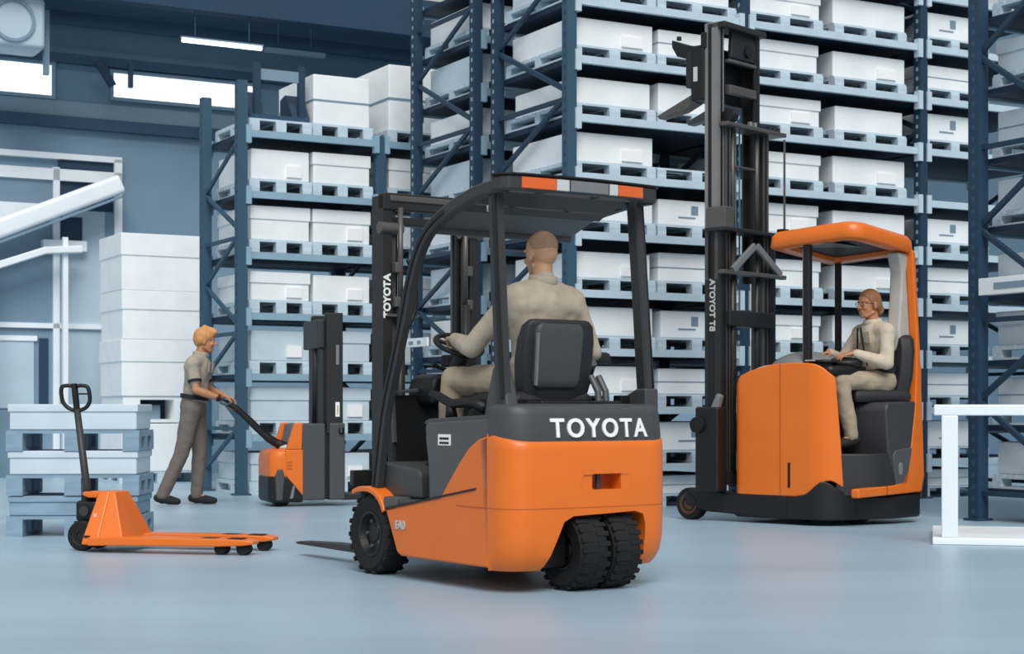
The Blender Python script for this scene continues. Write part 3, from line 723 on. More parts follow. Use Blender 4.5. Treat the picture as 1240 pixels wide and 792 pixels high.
ttop = lambda f, p: interp(p.x, [(.17, 1.10), (.24, 1.19), (.32, 1.265), (.38, 1.29), (.5, 1.305), (.77, 1.295), (.90, 1.268), (1.06, 1.225), (1.11, 1.18), (1.15, 1.09)])
tbot = lambda f, p: .225+.135*math.exp(-((p.x-.315)/.10)**2)
bp = shell(plan, ttop, tbot, .05, lean=.07, name='body_panel', parent=rt)
b = B(); box(b, .690, .698, -.003, .0025, .24, 1.295); obj('panel_seam', b, mat('seam shade orange', '#B85A18', .5), bp)
b = B(); box(b, .600, .622, -.004, .004, .30, .50); vt = obj('vent_slot', b, BLACK, bp)
# inner housing behind the panel
b = B(); box(b, .46, 1.08, -1.02, -.05, .24, 1.22); obj('battery_housing', b, BLACK, rt, bevel=.03)
b = B(); prism(b, [(.46, -.06), (1.06, -.06), (1.09, -.30), (1.09, -1.0), (.46, -1.0)], 'z', 1.215, 1.235); obj('housing_top', b, PALEG, rt, bevel=.006)
b = B(); ell(b, (.93, -.30, 1.225), (.17, .24, .075)); obj('top_cover', b, PALEG, rt, smooth=True)
b = B(); ell(b, (.66, -.36, 1.24), (.30, .34, .165)); co_ = obj('instrument_console', b, MIDTRIM, rt, smooth=True)
b = B(); box(b, .44, .50, -.14, -.06, 1.315, 1.325); obj('console_badge', b, PALEG, co_)
# base
base = [(1.15, .0), (.46, .015)] + arc(.45, -.28, .30, 90, 180, 8)[1:] + [(.04, -.55), (0, -.70), (-.01, -1.0), (.05, -1.09), (1.15, -1.09)]
b = B(); prism(b, base, 'z', .045, .235); ba = obj('chassis_base', b, BLACK, rt, bevel=.025)
hplan = [(x*1+0, y+.004) for x, y in [(.62, .015), (.53, .015), (.46, .015)]+arc(.45, -.28, .302, 90, 185, 12)[1:]]
htop = lambda f, p: .232+.125*math.exp(-((p.x-.30)/.11)**2)
shell(hplan, htop, lambda f, p: .05, .06, name='base_bulge', m=BLACK, parent=rt, bevel=.01)
for y0, y1 in ((.012, -.135), (-.955, -1.09)):
    b = B(); prism(b, [(.6, .045), (1.40, .075), (1.62, .12), (1.66, .20), (1.60, .262), (1.40, .268), (1.2, .24), (.6, .235)], 'y', min(y0, y1), max(y0, y1)); obj('support_leg', b, BLACK, rt, bevel=.02)
for y in (-.06, -1.02):
    b = B(); lathe(b, [(.05, -.055), (.125, -.055), (.135, -.04), (.135, .04), (.125, .055), (.05, .055)], 'y', (0, 0, 0)); lw = obj('load_wheel', b, RUBBER, rt, loc=(1.60, y+(.012 if y > -.5 else 0), .135))
    b = B(); lathe(b, [(.001, -.05), (.05, -.05), (.08, -.06), (.09, -.06), (.09, .06), (.08, .06), (.05, .05), (.001, .05)], 'y'); obj('wheel_hub', b, mat('rust brown hub', '#5A3A28', .5, metal=.3), lw)
b = B(); lathe(b, [(.03, -.05), (.155, -.05), (.16, -.03), (.16, .03), (.155, .05), (.03, .05)], 'y'); obj('drive_wheel', b, RUBBER, rt, loc=(.27, -.45, .16))
# cabin
b = B(); box(b, .07, .47, -1.0, -.22, .235, .57); obj('cabin_floor', b, BLACK, rt, bevel=.012)
b = B(); prism(b, [(.24, -.10), (.08, -.20), (.0, -.36), (0, -.62), (.08, -.62), (.08, -.42), (.15, -.27), (.30, -.16)], 'z', .24, .575); obj('step_riser', b, mat('charcoal plastic', '#2B2B2D', .5), rt, bevel=.012)
sill = [(-.02, .232), (-1.085, .25), (-1.06, .70), (-1.005, 1.45), (-.925, 2.22), (-.875, 2.24), (-.885, 2.10), (-.945, 1.55), (-.945, 1.2), (-.925, .95), (-.865, .66), (-.80, .44), (-.70, .345), (-.60, .318), (-.02, .305)]
b = B(); prism(b, sill, 'x', -.012, .06); ss = obj('rear_frame', b, ORANGE, rt, bevel=.014)
b = B(); box(b, -.014, -.010, -.462, -.456, .235, .32); obj('sill_seam', b, BLACK, ss)
b = B(); prism(b, [(0.0, .24), (.9, .24), (.9, 1.0), (.5, 1.2), (.20, 1.25), (.10, 1.3), (0, 1.3)], 'y', -1.05, -1.0); obj('far_side_panel', b, ORANGE, rt, bevel=.01)
b = B(); prism(b, [(-1.095, .2), (-1.0, .2), (-1.06, .38), (-1.09, .40)], 'x', -.02, .2); obj('corner_bumper', b, BLACK, rt, bevel=.008)
b = B(); loft(b, [[(x0, y, z), (x0+.12, y, z), (x0+.12, y+w_, z), (x0, y+w_, z)] for z, y, w_, x0 in ((1.40, -.97, .17, .06), (1.6, -.97, .18, .06), (1.85, -.945, .12, .06), (2.05, -.92, .08, .06), (2.16, -.905, .14, .04), (2.21, -.90, .16, .04))]); obj('rear_pillar_trim', b, PALEG, rt, bevel=.02)
grey_seat = mat('charcoal seat box', '#3C3C3F', .5, var=.05, scale=20)
b = B(); prism(b, [(-.98, .38), (-.62, .33), (-.50, .58), (-.46, .93), (-.50, .985), (-.98, 1.0)], 'x', -.005, .44); obj('seat_box', b, grey_seat, rt, bevel=.02)
b = B(); prism(b, [(-.79, .32), (-.62, .32), (-.56, .55), (-.60, .60), (-.88, .62)], 'x', -.012, .05); obj('seat_box_panel', b, MGREY, rt, bevel=.012)
b = B(); prism(b, [(-.70, .40), (-.655, .40), (-.645, .47), (-.665, .50), (-.69, .50), (-.71, .47)], 'x', -.018, -.008); obj('badge', b, MIDTRIM, rt, bevel=.004)
SR = M.Translation((.27, -.72, 0)) @ M.Rotation(rad(-26), 4, 'Z')      # seat axes: y forward (faces front left)
def seatpart(nm, loops, m, bevel=.02):
    b = B(); loft(b, loops); bmesh.ops.transform(b, matrix=SR, verts=b.verts[:]); return obj(nm, b, m, rt, bevel=bevel)
seatpart('seat_cushion', [[(-.21+i, -.24+i, z), (.21-i, -.24+i, z), (.22-i, .1, z), (.20-i, .29-i, z), (-.20+i, .29-i, z), (-.22+i, .1, z)] for z, i in ((.985, .02), (1.0, 0), (1.06, 0), (1.09, .03))], CUSH)
seatpart('backrest', [[(-w_, y0, z), (-w_*.9, y0+.1, z), (w_*.9, y0+.1, z), (w_, y0, z), (w_*.7, y0-.06, z), (-w_*.7, y0-.06, z)] for z, w_, y0 in ((1.04, .20, -.20), (1.2, .23, -.225), (1.4, .225, -.245), (1.5, .19, -.255), (1.54, .14, -.255))], CUSH)
b = B(); loft(b, [[(x, y, z) for x, y in ((.46, -.10), (.46, -.62), (.24, -.60), (.22, -.30), (.30, -.12))] for z in (1.20, 1.24, 1.28)]); obj('control_shelf', b, BLACK, rt, bevel=.03)
b = B(); ell(b, (.36, -.42, 1.30), (.16, .14, .055)); obj('control_pad', b, BLACK, rt, smooth=True)
b = B(); lathe(b, [(.001, 0), (.09, 0), (.10, .012), (.09, .025), (.001, .03)], 'z', (.40, -.20, 1.30)); obj('steering_knob_wheel', b, BLACK, rt, smooth=True)
# roof
def rloop(z, ins, tilt=1.): 
    x0, x1, y0, y1 = .0+ins, .83-ins, -1.0+ins, -.03-ins; r = max(.04, .14-ins*.6)
    pts = arc(x1-.05, y1-.05, .05, 0, 90, 3)+arc(x0+r, y1-r, r, 90, 180, 6)+arc(x0+r, y0+r, r, 180, 270, 6)+arc(x1-.05, y0+.05, .05, 270, 360, 3)
    return [(x, y, z+tilt*(.075*max(0, (y+1.03))-.075*max(0, x-.25))) for x, y in pts]
b = B()
R_ = [rloop(2.20, .012), rloop(2.215, 0), rloop(2.30, .008), rloop(2.335, .035), rloop(2.345, .10), rloop(2.30, .125), rloop(2.20, .11)]
RR = [[b.verts.new(p) for p in L] for L in R_]; n = len(RR[0])
for k in range(len(RR)):
    A, Z = RR[k], RR[(k+1) % len(RR)]
    for i in range(n): b.faces.new((A[i], A[(i+1) % n], Z[(i+1) % n], Z[i]))
rf = obj('roof_frame', b, ORANGE, rt, smooth=True); m_ = rf.modifiers.new('es', 'EDGE_SPLIT'); m_.split_angle = rad(50)
b = B(); loft(b, [rloop(2.235, .115), rloop(2.25, .115)]); obj('roof_panel', b, BLACK, rt)
b = B(); box(b, .30, .62, -.62, -.10, 2.255, 2.262); obj('roof_lining', b, MGREY, rt, bevel=.01)
b = B(); box(b, .21, .33, -.925, -.915, 2.215, 2.26); rl = obj('roof_label', b, WHITEP, rt)
for x in (.24, .29): b = B(); box(b, x, x+.025, -.916, -.913, 2.225, 2.25); obj('label_text', b, MIDTRIM, rl)
b = B(); box(b, .47, .53, -.13, -.075, 1.2, 2.27); obj('roof_post', b, BLACK, rt, bevel=.012)
b = B(); box(b, .53, .545, -.11, -.095, 1.2, 2.27); obj('post_edge', b, MIDTRIM, rt)
b = B(); box(b, .72, .77, -1.0, -.95, 1.2, 2.25); obj('roof_post', b, BLACK, rt, bevel=.012)
# mast stages
def chan(nm, x0, x1, y0, y1, z0, z1, m, s):
    b = B(); e = .016; yo, yi = (y1, y0) if s > 0 else (y0, y1)
    w_ = yi-yo
    prism(b, [(x0, yo), (x1, yo), (x1, yo+w_), (x1-e, yo+w_), (x1-e, yo+w_*.25), (x0+e, yo+w_*.25), (x0+e, yo+w_), (x0, yo+w_)], 'z', z0, z1)
    c_ = obj(nm, b, m, rt)
    b = B(); q = .002*(1 if s > 0 else -1); box(b, x0+.062, x1-.035, min(yo, yo+q), max(yo, yo+q), z0+.02, z1-.03); obj('channel_groove', b, BLACK, c_)
    b = B(); q = e*.8; box(b, x0-.002, x0, min(yo+w_*.45, yo+w_*.75), max(yo+w_*.45, yo+w_*.75), z0+.02, z1-.03); obj('flange_line', b, BLACK, c_)
    return c_
MX = 1.22
MY = .08
chan('outer_mast_channel', MX, MX+.16, MY-.085, MY, .27, 2.42, MASTM, 1); chan('outer_mast_channel', MX, MX+.16, MY-.82, MY-.735, .27, 2.42, MASTM, -1)
chan('middle_mast_channel', MX+.015, MX+.145, MY-.16, MY-.085, .32, 3.30, MASTL, 1); chan('middle_mast_channel', MX+.015, MX+.145, MY-.735, MY-.66, .32, 3.30, MASTL, -1)
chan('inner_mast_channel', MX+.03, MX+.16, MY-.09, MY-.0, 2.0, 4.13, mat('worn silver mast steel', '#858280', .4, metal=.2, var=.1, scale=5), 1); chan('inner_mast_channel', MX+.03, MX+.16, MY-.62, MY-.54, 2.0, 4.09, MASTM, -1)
for y in (MY-.20, MY-.56): 
    b = B(); cyl(b, (MX+.02, y, .4), (MX+.02, y, 2.4), .032); c_ = obj('lift_cylinder', b, MASTM, rt, smooth=True)
    b = B(); cyl(b, (MX+.02, y, 2.4), (MX+.02, y, 3.28), .018); obj('cylinder_rod', b, MASTL, c_, smooth=True)
for y in (MY-.30, MY-.36): b = B(); tube(b, [(MX+.06, y, 1.7), (MX+.06, y, 3.27)], .008); obj('lift_chain', b, mat('blue grey chain', '#54707F', .5, metal=.3), rt)
b = B(); tube(b, [(MX-.05, MY-.88, 2.42), (MX-.05, MY-.88, 3.25)], .010); obj('hose_line', b, MASTL, rt)
b = B(); box(b, MX-.08, MX, MY-.92, MY-.83, 2.38, 2.48); obj('hose_reel_block', b, BLACK, rt, bevel=.01)
b = B(); box(b, MX-.06, MX+.15, MY-.90, MY-.02, 3.27, 3.305); mt = obj('middle_stage_top_plate', b, MASTL, rt, bevel=.006)
for y in (-.4, -.47, -.7, -.76, -.82): b = B(); cyl(b, (MX-.02, MY+y, 3.30), (MX-.02, MY+y, 3.345), .022, seg=10); obj('plate_bolt', b, STEEL if y > -.5 else MASTM, mt)
b = B(); cyl(b, (MX-.02, MY-.07, 3.36), (MX-.02, MY-.15, 3.36), .055); obj('chain_sheave', b, BLACK, rt, smooth=False)
b = B(); box(b, MX-.04, MX+.14, MY-.62, MY+.0, 4.08, 4.13); obj('inner_stage_crosshead', b, MASTM, rt, bevel=.008)
b = B(); prism(b, [(MY-.18, 3.86), (MY-.52, 3.86), (MY-.54, 4.02), (MY-.48, 4.10), (MY-.2, 4.10)], 'x', MX+.02, MX+.06); obj('crosshead_plate', b, MASTM, rt, bevel=.01)
b = B(); cyl(b, (MX+.0, MY-.42, 3.94), (MX+.05, MY-.42, 3.94), .05); obj('chain_sheave', b, BLACK, rt)
for z, hh in ((3.82, .03), (3.56, .075), (2.95, .02)): b = B(); box(b, MX+.02, MX+.07, MY-.56, MY-.16, z, z+hh); obj('inner_stage_tie', b, MASTL, rt, bevel=.006)
b = B(); box(b, MX-.07, MX+.12, MY-.10, MY+.04, 2.42, 2.60); obj('outer_stage_cap', b, MASTL, rt, bevel=.01)
b = B(); box(b, MX-.08, MX+.13, MY-.84, MY+.05, 2.40, 2.43); obj('outer_stage_top_plate', b, MASTM, rt, bevel=.006)
b = B(); box(b, MX-.06, MX+.0, MY-.90, MY+.04, 2.045, 2.08); obj('mast_tie_bar', b, MASTL, rt, bevel=.006)
for p in ([(MX-.05, MY-.10, 2.08), (MX-.05, MY-.42, 2.30)], [(MX-.05, MY-.46, 2.30), (MX-.05, MY-.82, 2.08)]): b = B(); sweep(b, p, (1, 0, 0), .03, .06); obj('mast_gusset', b, MIDTRIM, rt)
b = B(); box(b, MX-.04, MX+.1, MY-.74, MY-.08, 1.62, 1.75); obj('mast_crossmember', b, MASTM, rt, bevel=.01)
b = B(); box(b, MX-.0, MX+.1, MY-.74, MY-.08, .30, .42); obj('mast_crossmember', b, MASTM, rt, bevel=.01)
b = B(); box(b, MX-.03, MX+.2, MY-.06, MY+.09, .25, .95); obj('reach_carriage', b, BLACK, rt, bevel=.02)
b = B(); cyl(b, (MX+.16, MY+.07, .80), (MX+.16, MY+.125, .80), .065); obj('reach_roller', b, RUBBER, rt)
b = B(); prism(b, [(MX-.02, .94), (MX+.05, .94), (MX-.01, 1.06), (MX-.05, 1.04)], 'y', MY+.02, MY+.08); obj('tilt_lug', b, MIDTRIM, rt, bevel=.01)
text('mast_lettering', 'BT TOYOTA', .075, OFFW, rt, basis((0, 0, 1), (-1, 0, 0), (MX+.085, MY+.001, 1.79)), offset=.003, depth=.002, space=1.05)
# fork carriage, raised to the top
KX = MX+.16
b = B(); box(b, KX, KX+.13, MY-.62, MY+.02, 3.50, 3.96); fc = obj('fork_carriage', b, BLACK, rt, bevel=.012)
b = B(); box(b, KX-.02, KX+.03, MY-.1, MY+.02, 3.93, 4.06); obj('carriage_bracket', b, BLACK, fc, bevel=.008)
b = B(); box(b, KX+.06, KX+.10, MY+.018, MY+.024, 3.66, 3.78); obj('carriage_badge', b, CLEAR, fc)
b = B(); prism(b, [(KX+.05, 3.95), (KX+.20, 3.985), (KX+.30, 4.03), (KX+.345, 4.045), (KX+.34, 3.98), (KX+.29, 3.90), (KX+.2, 3.87), (KX+.1, 3.86)], 'y', MY-.40, MY-.0); obj('load_backrest_arm', b, BLACK, rt, bevel=.01)
b = B(); cyl(b, (KX+.30, MY-.05, 4.045), (KX+.30, MY-.05, 4.075), .02); obj('camera_head', b, BLACK, rt)
b = B(); box(b, KX+.10, KX+.19, MY-.55, MY+.01, 3.62, 3.92); obj('sideshift_frame', b, MASTM, rt, bevel=.01)
for y in (MY-.08, MY-.50):
    b = B(); prism(b, [(KX+.11, 3.66), (KX+.15, 3.66), (KX+.15, 3.57), (KX+.52, 3.43), (KX+.50, 3.40), (KX+.25, 3.435), (KX+.11, 3.49)], 'y', y-.05, y+.05); obj('fork', b, MASTL, rt, bevel=.006)

# ------------------------------------------------------------------ walkie stacker (x towards mast, y away from camera)
st = empty('pallet_stacker', (-2.185, 16.0, 0), rad(20), 'small orange and charcoal pedestrian stacker the walking man holds', 'stacker')
OD = mat('charcoal stacker panel', '#47474A', .5, var=.05, scale=10)
def plan_st(x0, x1, y0, y1, r): return arc(x0+r, y0+r, r, 180, 270, 6)+[(x1, y0), (x1, y1)]+arc(x0+r, y1-r, r, 90, 180, 6)
def ploop(z, ins, x1=.20, r=.12): return [(x, y, z) for x, y in plan_st(-.12+ins, x1, ins, .65-ins, r)]
b = B(); loft(b, [ploop(.04, .02), ploop(.07, .0), ploop(.27, .0), ploop(.29, .005)]); obj('bumper_skirt', b, BLACK, st, bevel=.01)
b = B(); loft(b, [ploop(.285, .005), ploop(.30, 0), ploop(.46, .0), ploop(.52, .015), ploop(.545, .05), ploop(.55, .10, r=.06)]); hc = obj('motor_cover', b, ORANGE, st, bevel=.008)
b = B(); prism(b, [(.20, .545), (.20, .10), (.10, .22), (.03, .30), (.03, .545)], 'y', -.006, .05); obj('side_cover', b, ORANGE, st, bevel=.01)
b = B(); prism(b, [(.04, .545), (.19, .545), (.20, .80), (.12, .80)], 'y', -.004, .06); obj('side_wing', b, ORANGE, st, bevel=.012)
b = B(); prism(b, [(.04, .545), (.19, .545), (.20, .80), (.12, .80)], 'y', .59, .65); obj('side_wing', b, ORANGE, st, bevel=.012)
b = B(); prism(b, [(.10, .545), (.19, .545), (.20, .79), (.15, .79)], 'y', .06, .59); obj('control_back_panel', b, mat('slate plastic', '#5E666C', .5), st, bevel=.012)
b = B()
for z in (.36, .39, .42): box(b, .04, .09, -.010, -.004, z, z+.012)
obj('vent_grille', b, mat('seam shade orange', '#B85A18', .5), hc)
b = B(); prism(b, [(-.06, .06), (.0, .06), (.02, .28), (-.0, .36), (-.045, .36), (-.07, .28)], 'y', -.03, .06); obj('castor_guard', b, OD, st, bevel=.015)
b = B(); prism(b, [(.07, .08), (.10, .08), (.12, .20), (.10, .20)], 'y', -.012, .02); obj('step_mark', b, MIDTRIM, st)
b = B(); box(b, .19, .42, .0, .65, .06, .795); obj('battery_case', b, OD, st, bevel=.015)
b = B(); box(b, .455, .61, -.02, .67, .06, .80); obj('mast_base', b, OD, st, bevel=.015)
b = B(); box(b, .41, .46, .02, .63, .08, .76); obj('case_gap', b, BLACK, st)
for y0, y1, nm in ((-.01, .10, 0), (.55, .66, 1)):
    b = B(); box(b, .43, .59, y0, y1, .70, 1.86); mc = obj('mast_channel', b, MASTM, st, bevel=.008)
    b = B(); box(b, .425, .435, y0+.02, y1-.02, .80, 1.84); obj('channel_groove', b, BLACK, mc)
b = B(); box(b, .40, .44, .10, .62, .78, 1.55); obj('mast_screen', b, DGREY, st, bevel=.006)
b = B(); box(b, .36, .47, .08, .70, 1.52, 1.80); obj('mast_head', b, DGREY, st, bevel=.015)
b = B(); cyl(b, (.40, .33, .75), (.40, .33, 1.78), .035); obj('lift_cylinder', b, MASTM, st, smooth=True)
b = B(); box(b, .52, .55, -.014, -.008, 1.36, 1.55); obj('mast_sticker', b, MIDTRIM, st)
b = B(); box(b, .515, .555, -.014, -.008, .86, 1.0); sk = obj('white_sticker', b, WHITEP, st)
b = B(); box(b, .53, .542, -.0155, -.013, .88, .97); obj('sticker_print', b, mat('yellow print', '#B79A4E', .5), sk)
b = B(); box(b, .425, .428, .015, .03, 1.18, 1.32); obj('mast_sticker', b, WHITEP, st)
b = B(); tube(b, [(.57, -.02, .75), (.57, -.035, .70)], .025); obj('lock_knob', b, BLACK, st)
for y in (.10, .42): b = B(); prism(b, [(.6, .05), (1.55, .06), (1.75, .075), (1.75, .10), (.6, .11)], 'y', y, y+.14); obj('fork', b, MASTM, st, bevel=.006)
for y in (.17, .49):
    b = B(); cyl(b, (1.55, y-.04, .04), (1.55, y+.04, .04), .04); obj('load_roller', b, RUBBER, st)
for x, y in ((.02, .12), (.05, .5)):
    b = B(); cyl(b, (x, y-.04, .075), (x, y+.04, .075), .075); obj('castor_wheel', b, RUBBER, st)
b = B(); tube(b, cat_rom([(.10, .33, .565), (.02, .33, .60), (-.10, .33, .68), (-.28, .33, .85), (-.40, .33, .955), (-.47, .33, .99)]), [.05]*5+[.042]*5+[.036]*5+[.032]*5+[.028]*5+[.026]); ta = obj('tiller_arm', b, BLACK, st, smooth=True)
b = B(); ell(b, (.12, .33, .56), (.10, .08, .035)); obj('tiller_base', b, mat('pale grey cap', '#C4C2BD', .5), st, smooth=True)
b = B(); ell(b, (-.48, .33, .995), (.06, .05, .03)); obj('tiller_head', b, MIDTRIM, ta, smooth=True)
b = B(); tube(b, cat_rom([(-.47, .24, 1.0), (-.52, .22, 1.02), (-.55, .27, 1.035), (-.55, .39, 1.035), (-.52, .44, 1.02), (-.47, .42, 1.0)]), .015); obj('tiller_grip', b, BLACK, ta, smooth=True)

# ------------------------------------------------------------------ hand pallet truck
pt = empty('hand_pallet_truck', (-2.735, 11.12, 0), rad(-13), 'orange hand pallet truck with upright black handle at lower left', 'pallet truck')
for s in (1, -1):
    y = s*.175
    b = B(); loft(b, [[(x, y-.085+i, z0), (x, y+.085-i, z0), (x, y+.085-i, z1), (x, y-.085+i, z1)] for x, i, z0, z1 in ((.05, 0, .045, .10), (.3, 0, .05, .105), (.94, 0, .055, .105), (1.12, .01, .062, .10), (1.18, .035, .07, .09))]); fkk = obj('fork', b, ORANGE, pt, bevel=.008)
    for x in (.82, 1.0): b = B(); box(b, x, x+.10, y-.05, y+.05, .1035, .1065); obj('fork_slot', b, BLACK, fkk)
    for x in (.95, 1.10): b = B(); cyl(b, (x, y-.045, .038), (x, y+.045, .038), .038); obj('load_roller', b, RUBBER, pt)
b = B(); loft(b, [[(x0, -w_, z), (x1, -w_*.92, z), (x1, w_*.92, z), (x0, w_, z)] for z, x0, x1, w_ in ((.05, -.0, .295, .25), (.10, .01, .28, .24), (.375, .055, .175, .115), (.39, .06, .168, .105))]); fr = obj('lift_frame', b, ORANGE, pt, bevel=.01)
b = B(); prism(b, [(-.07, .385), (.1, .392), (.1, .345), (-.03, .345), (-.07, .36)], 'y', -.09, .09); obj('frame_head', b, ORANGE, pt, bevel=.01)
b = B(); sweep(b, [(.115, -.247, .08), (.13, -.113, .385)], (1, 0, 0), .008, .006); obj('frame_crease', b, mat('light orange edge', '#F2A566', .45), fr)
b = B(); box(b, .055, .08, -.182, -.172, .225, .25); obj('frame_emblem', b, mat('pale orange print', '#F0B58C', .5), fr)
b = B(); box(b, .02, .06, -.245, -.237, .098, .11); obj('frame_stamp', b, BLACK, fr)
b = B(); tube(b, [(-.07, 0, .17), (-.07, 0, .36)], [.05, .05]); obj('pump_cylinder', b, BLACK, pt, smooth=True)
b = B(); box(b, -.13, .02, -.075, .075, .19, .325); pu = obj('pump_unit', b, BLACK, pt, bevel=.02)
for y in (-.08, .08): b = B(); cyl(b, (-.06, y, .26), (-.06, y*1.15, .26), .035, seg=12); obj('pump_bolt', b, DGREY, pu)
b = B(); box(b, -.15, -.10, -.06, .06, .165, .19); obj('pedal', b, BLACK, pt, bevel=.008)
for y in (-.115, .115):
    b = B(); lathe(b, [(.03, -.028), (.088, -.028), (.098, -.018), (.098, .018), (.088, .028), (.03, .028)], 'y'); sw_ = obj('steer_wheel', b, RUBBER, pt, loc=(-.055, y, .098))
    b = B(); lathe(b, [(.001, -.02), (.035, -.02), (.06, -.03), (.06, .03), (.035, .02), (.001, .02)], 'y'); obj('wheel_hub', b, RIMM, sw_)
b = B(); tube(b, [(-.075, 0, .31), (-.09, 0, .45), (-.155, 0, .93)], [.03, .026, .022]); hs = obj('handle_shaft', b, DGREY, pt, smooth=True)
hx = lambda z: -.155-.115*(z-.93)
loopP = [(hx(.915), 0, .915), (hx(.935), -.055, .935), (hx(.975), -.088, .975), (hx(1.03), -.094, 1.03), (hx(1.075), -.085, 1.075), (hx(1.085), -.05, 1.085), (hx(1.082), -.018, 1.082)]
for s in (1, -1):
    b = B(); tube(b, cat_rom([(x+.978*y*s, .208*y*s, z) for x, y, z in loopP], 4), .0135); obj('handle_loop', b, BLACK, pt, smooth=True)
b = B(); box(b, -.016, .016, -.02, .02, 0, .19, M.Translation((hx(.92), 0, .91)) @ M.Rotation(rad(-6.5), 4, 'Y')); obj('handle_core', b, BLACK, pt, bevel=.006)
b = B(); tube(b, [(hx(1.03), .0, 1.03), (hx(1.03)+.086, .018, 1.03)], .006); obj('release_lever', b, BLACK, pt)
# ------------------------------------------------------------------ people
def hand(bm, wr, d, n, side, curl=(.5, .6, .4), spread=.06, thumb=.5, k=1.):
    """palm with four bent fingers of different length and a thumb from the side of the palm"""
    wr, d, n = V(wr), V(d).normalized(), V(n).normalized(); n = (n-d*n.dot(d)).normalized()
    t = d.cross(n)*side
    for i, off in enumerate((.030, .010, -.010, -.029)):
        base = wr+d*(.088-.006*abs(i-1))*k+t*off*k
        cap(bm, wr+d*.012+t*off*.55*k, base, .0125*k, .0115*k, 10)
        L = [(.043, .026, .021), (.048, .029, .022), (.044, .027, .022), (.034, .020, .019)][i]
        p = base; a = 0; sp = (1.5-i)*spread
        for q in range(3):
            a += curl[q]; dd = (d*math.cos(a)+n*math.sin(a)+t*sp*(1 if q == 0 else .3)).normalized()
            p2 = p+dd*L[q]*k; cap(bm, p, p2, (.0092-.0006*q)*k, (.0086-.0008*q)*k, 8); p = p2
    ell(bm, wr+d*.045*k+n*.004, (.036*k, .036*k, .015*k), M((t, d, n)).transposed() if True else None, 12)
    b0 = wr+d*.020*k+t*.026*k+n*.006; b1 = b0+(d*.55+t*.75+n*.35*thumb*2).normalized()*.042*k
    b2 = b1+(d*.85+t*.35+n*.45*thumb*2).normalized()*.032*k; b3 = b2+(d*.95+t*.05+n*.5*thumb*2).normalized()*.026*k
    cap(bm, b0, b1, .015*k, .0115*k, 10); cap(bm, b1, b2, .011*k, .0098*k, 8); cap(bm, b2, b3, .0098*k, .0082*k, 8)
def head(bm, c, f, u, k=1.):
    c, f, u = V(c), V(f).normalized(), V(u).normalized(); u = (u-f*u.dot(f)).normalized(); l = u.cross(f)
    R = M((f, l, u)).transposed()
    P = lambda a, b_, z: c+(f*a+l*b_+u*z)*k
    ell(bm, P(-.012, 0, .030), (.098*k, .078*k, .088*k), R); ell(bm, P(-.035, 0, .0), (.070*k, .070*k, .075*k), R)
    ell(bm, P(.028, 0, -.035), (.064*k, .060*k, .078*k), R); ell(bm, P(.045, 0, -.082), (.042*k, .042*k, .034*k), R)
    ell(bm, P(.068, 0, -.098), (.020*k, .022*k, .017*k), R)
    for s in (1, -1):
        ell(bm, P(-.008, s*.079, -.012), (.022*k, .008*k, .033*k), R @ M.Rotation(s*rad(14), 3, 'Z')); ell(bm, P(-.004, s*.079, -.035), (.011*k, .007*k, .012*k), R)
        ell(bm, P(.070, s*.036, -.030), (.020*k, .022*k, .020*k), R); cap(bm, P(.080, s*.012, .027), P(.068, s*.052, .022), .010*k, .009*k, 10)
        cap(bm, P(-.005, s*.055, -.068), P(.055, s*.026, -.098), .016*k, .014*k, 10)
    cap(bm, P(.088, 0, .014), P(.112, 0, -.026), .008*k, .012*k, 10); ell(bm, P(.100, .012, -.030), (.011*k, .009*k, .008*k), R); ell(bm, P(.100, -.012, -.030), (.011*k, .009*k, .008*k), R)
    cap(bm, P(.085, -.018, -.060), P(.085, .018, -.060), .0085*k, .0085*k, 8); cap(bm, P(.083, -.016, -.073), P(.083, .016, -.073), .009*k, .009*k, 8)
    return P, R
def eyes(root, P, k=1.):
    for s in (1, -1):
        b = B(); ell(b, P(.0705, s*.031, .004), (.0115*k,)*3, None, 12); e = obj('eye', b, EYEM, root, smooth=True)
        b = B(); ell(b, P(.0795, s*.031, .004), (.0048*k,)*3, None, 8); obj('iris', b, IRIS, e, smooth=True)
def torso_frame(J):
    lat = (V(J['shL'])-V(J['shR'])).normalized(); up = (V(J['neck'])-V(J['pelvis'])).normalized(); f = lat.cross(up).normalized(); lat = up.cross(f).normalized()
    return f, lat, up, M((f, lat, up)).transposed()
def lerp(a, b, t): return V(a)*(1-t)+V(b)*t
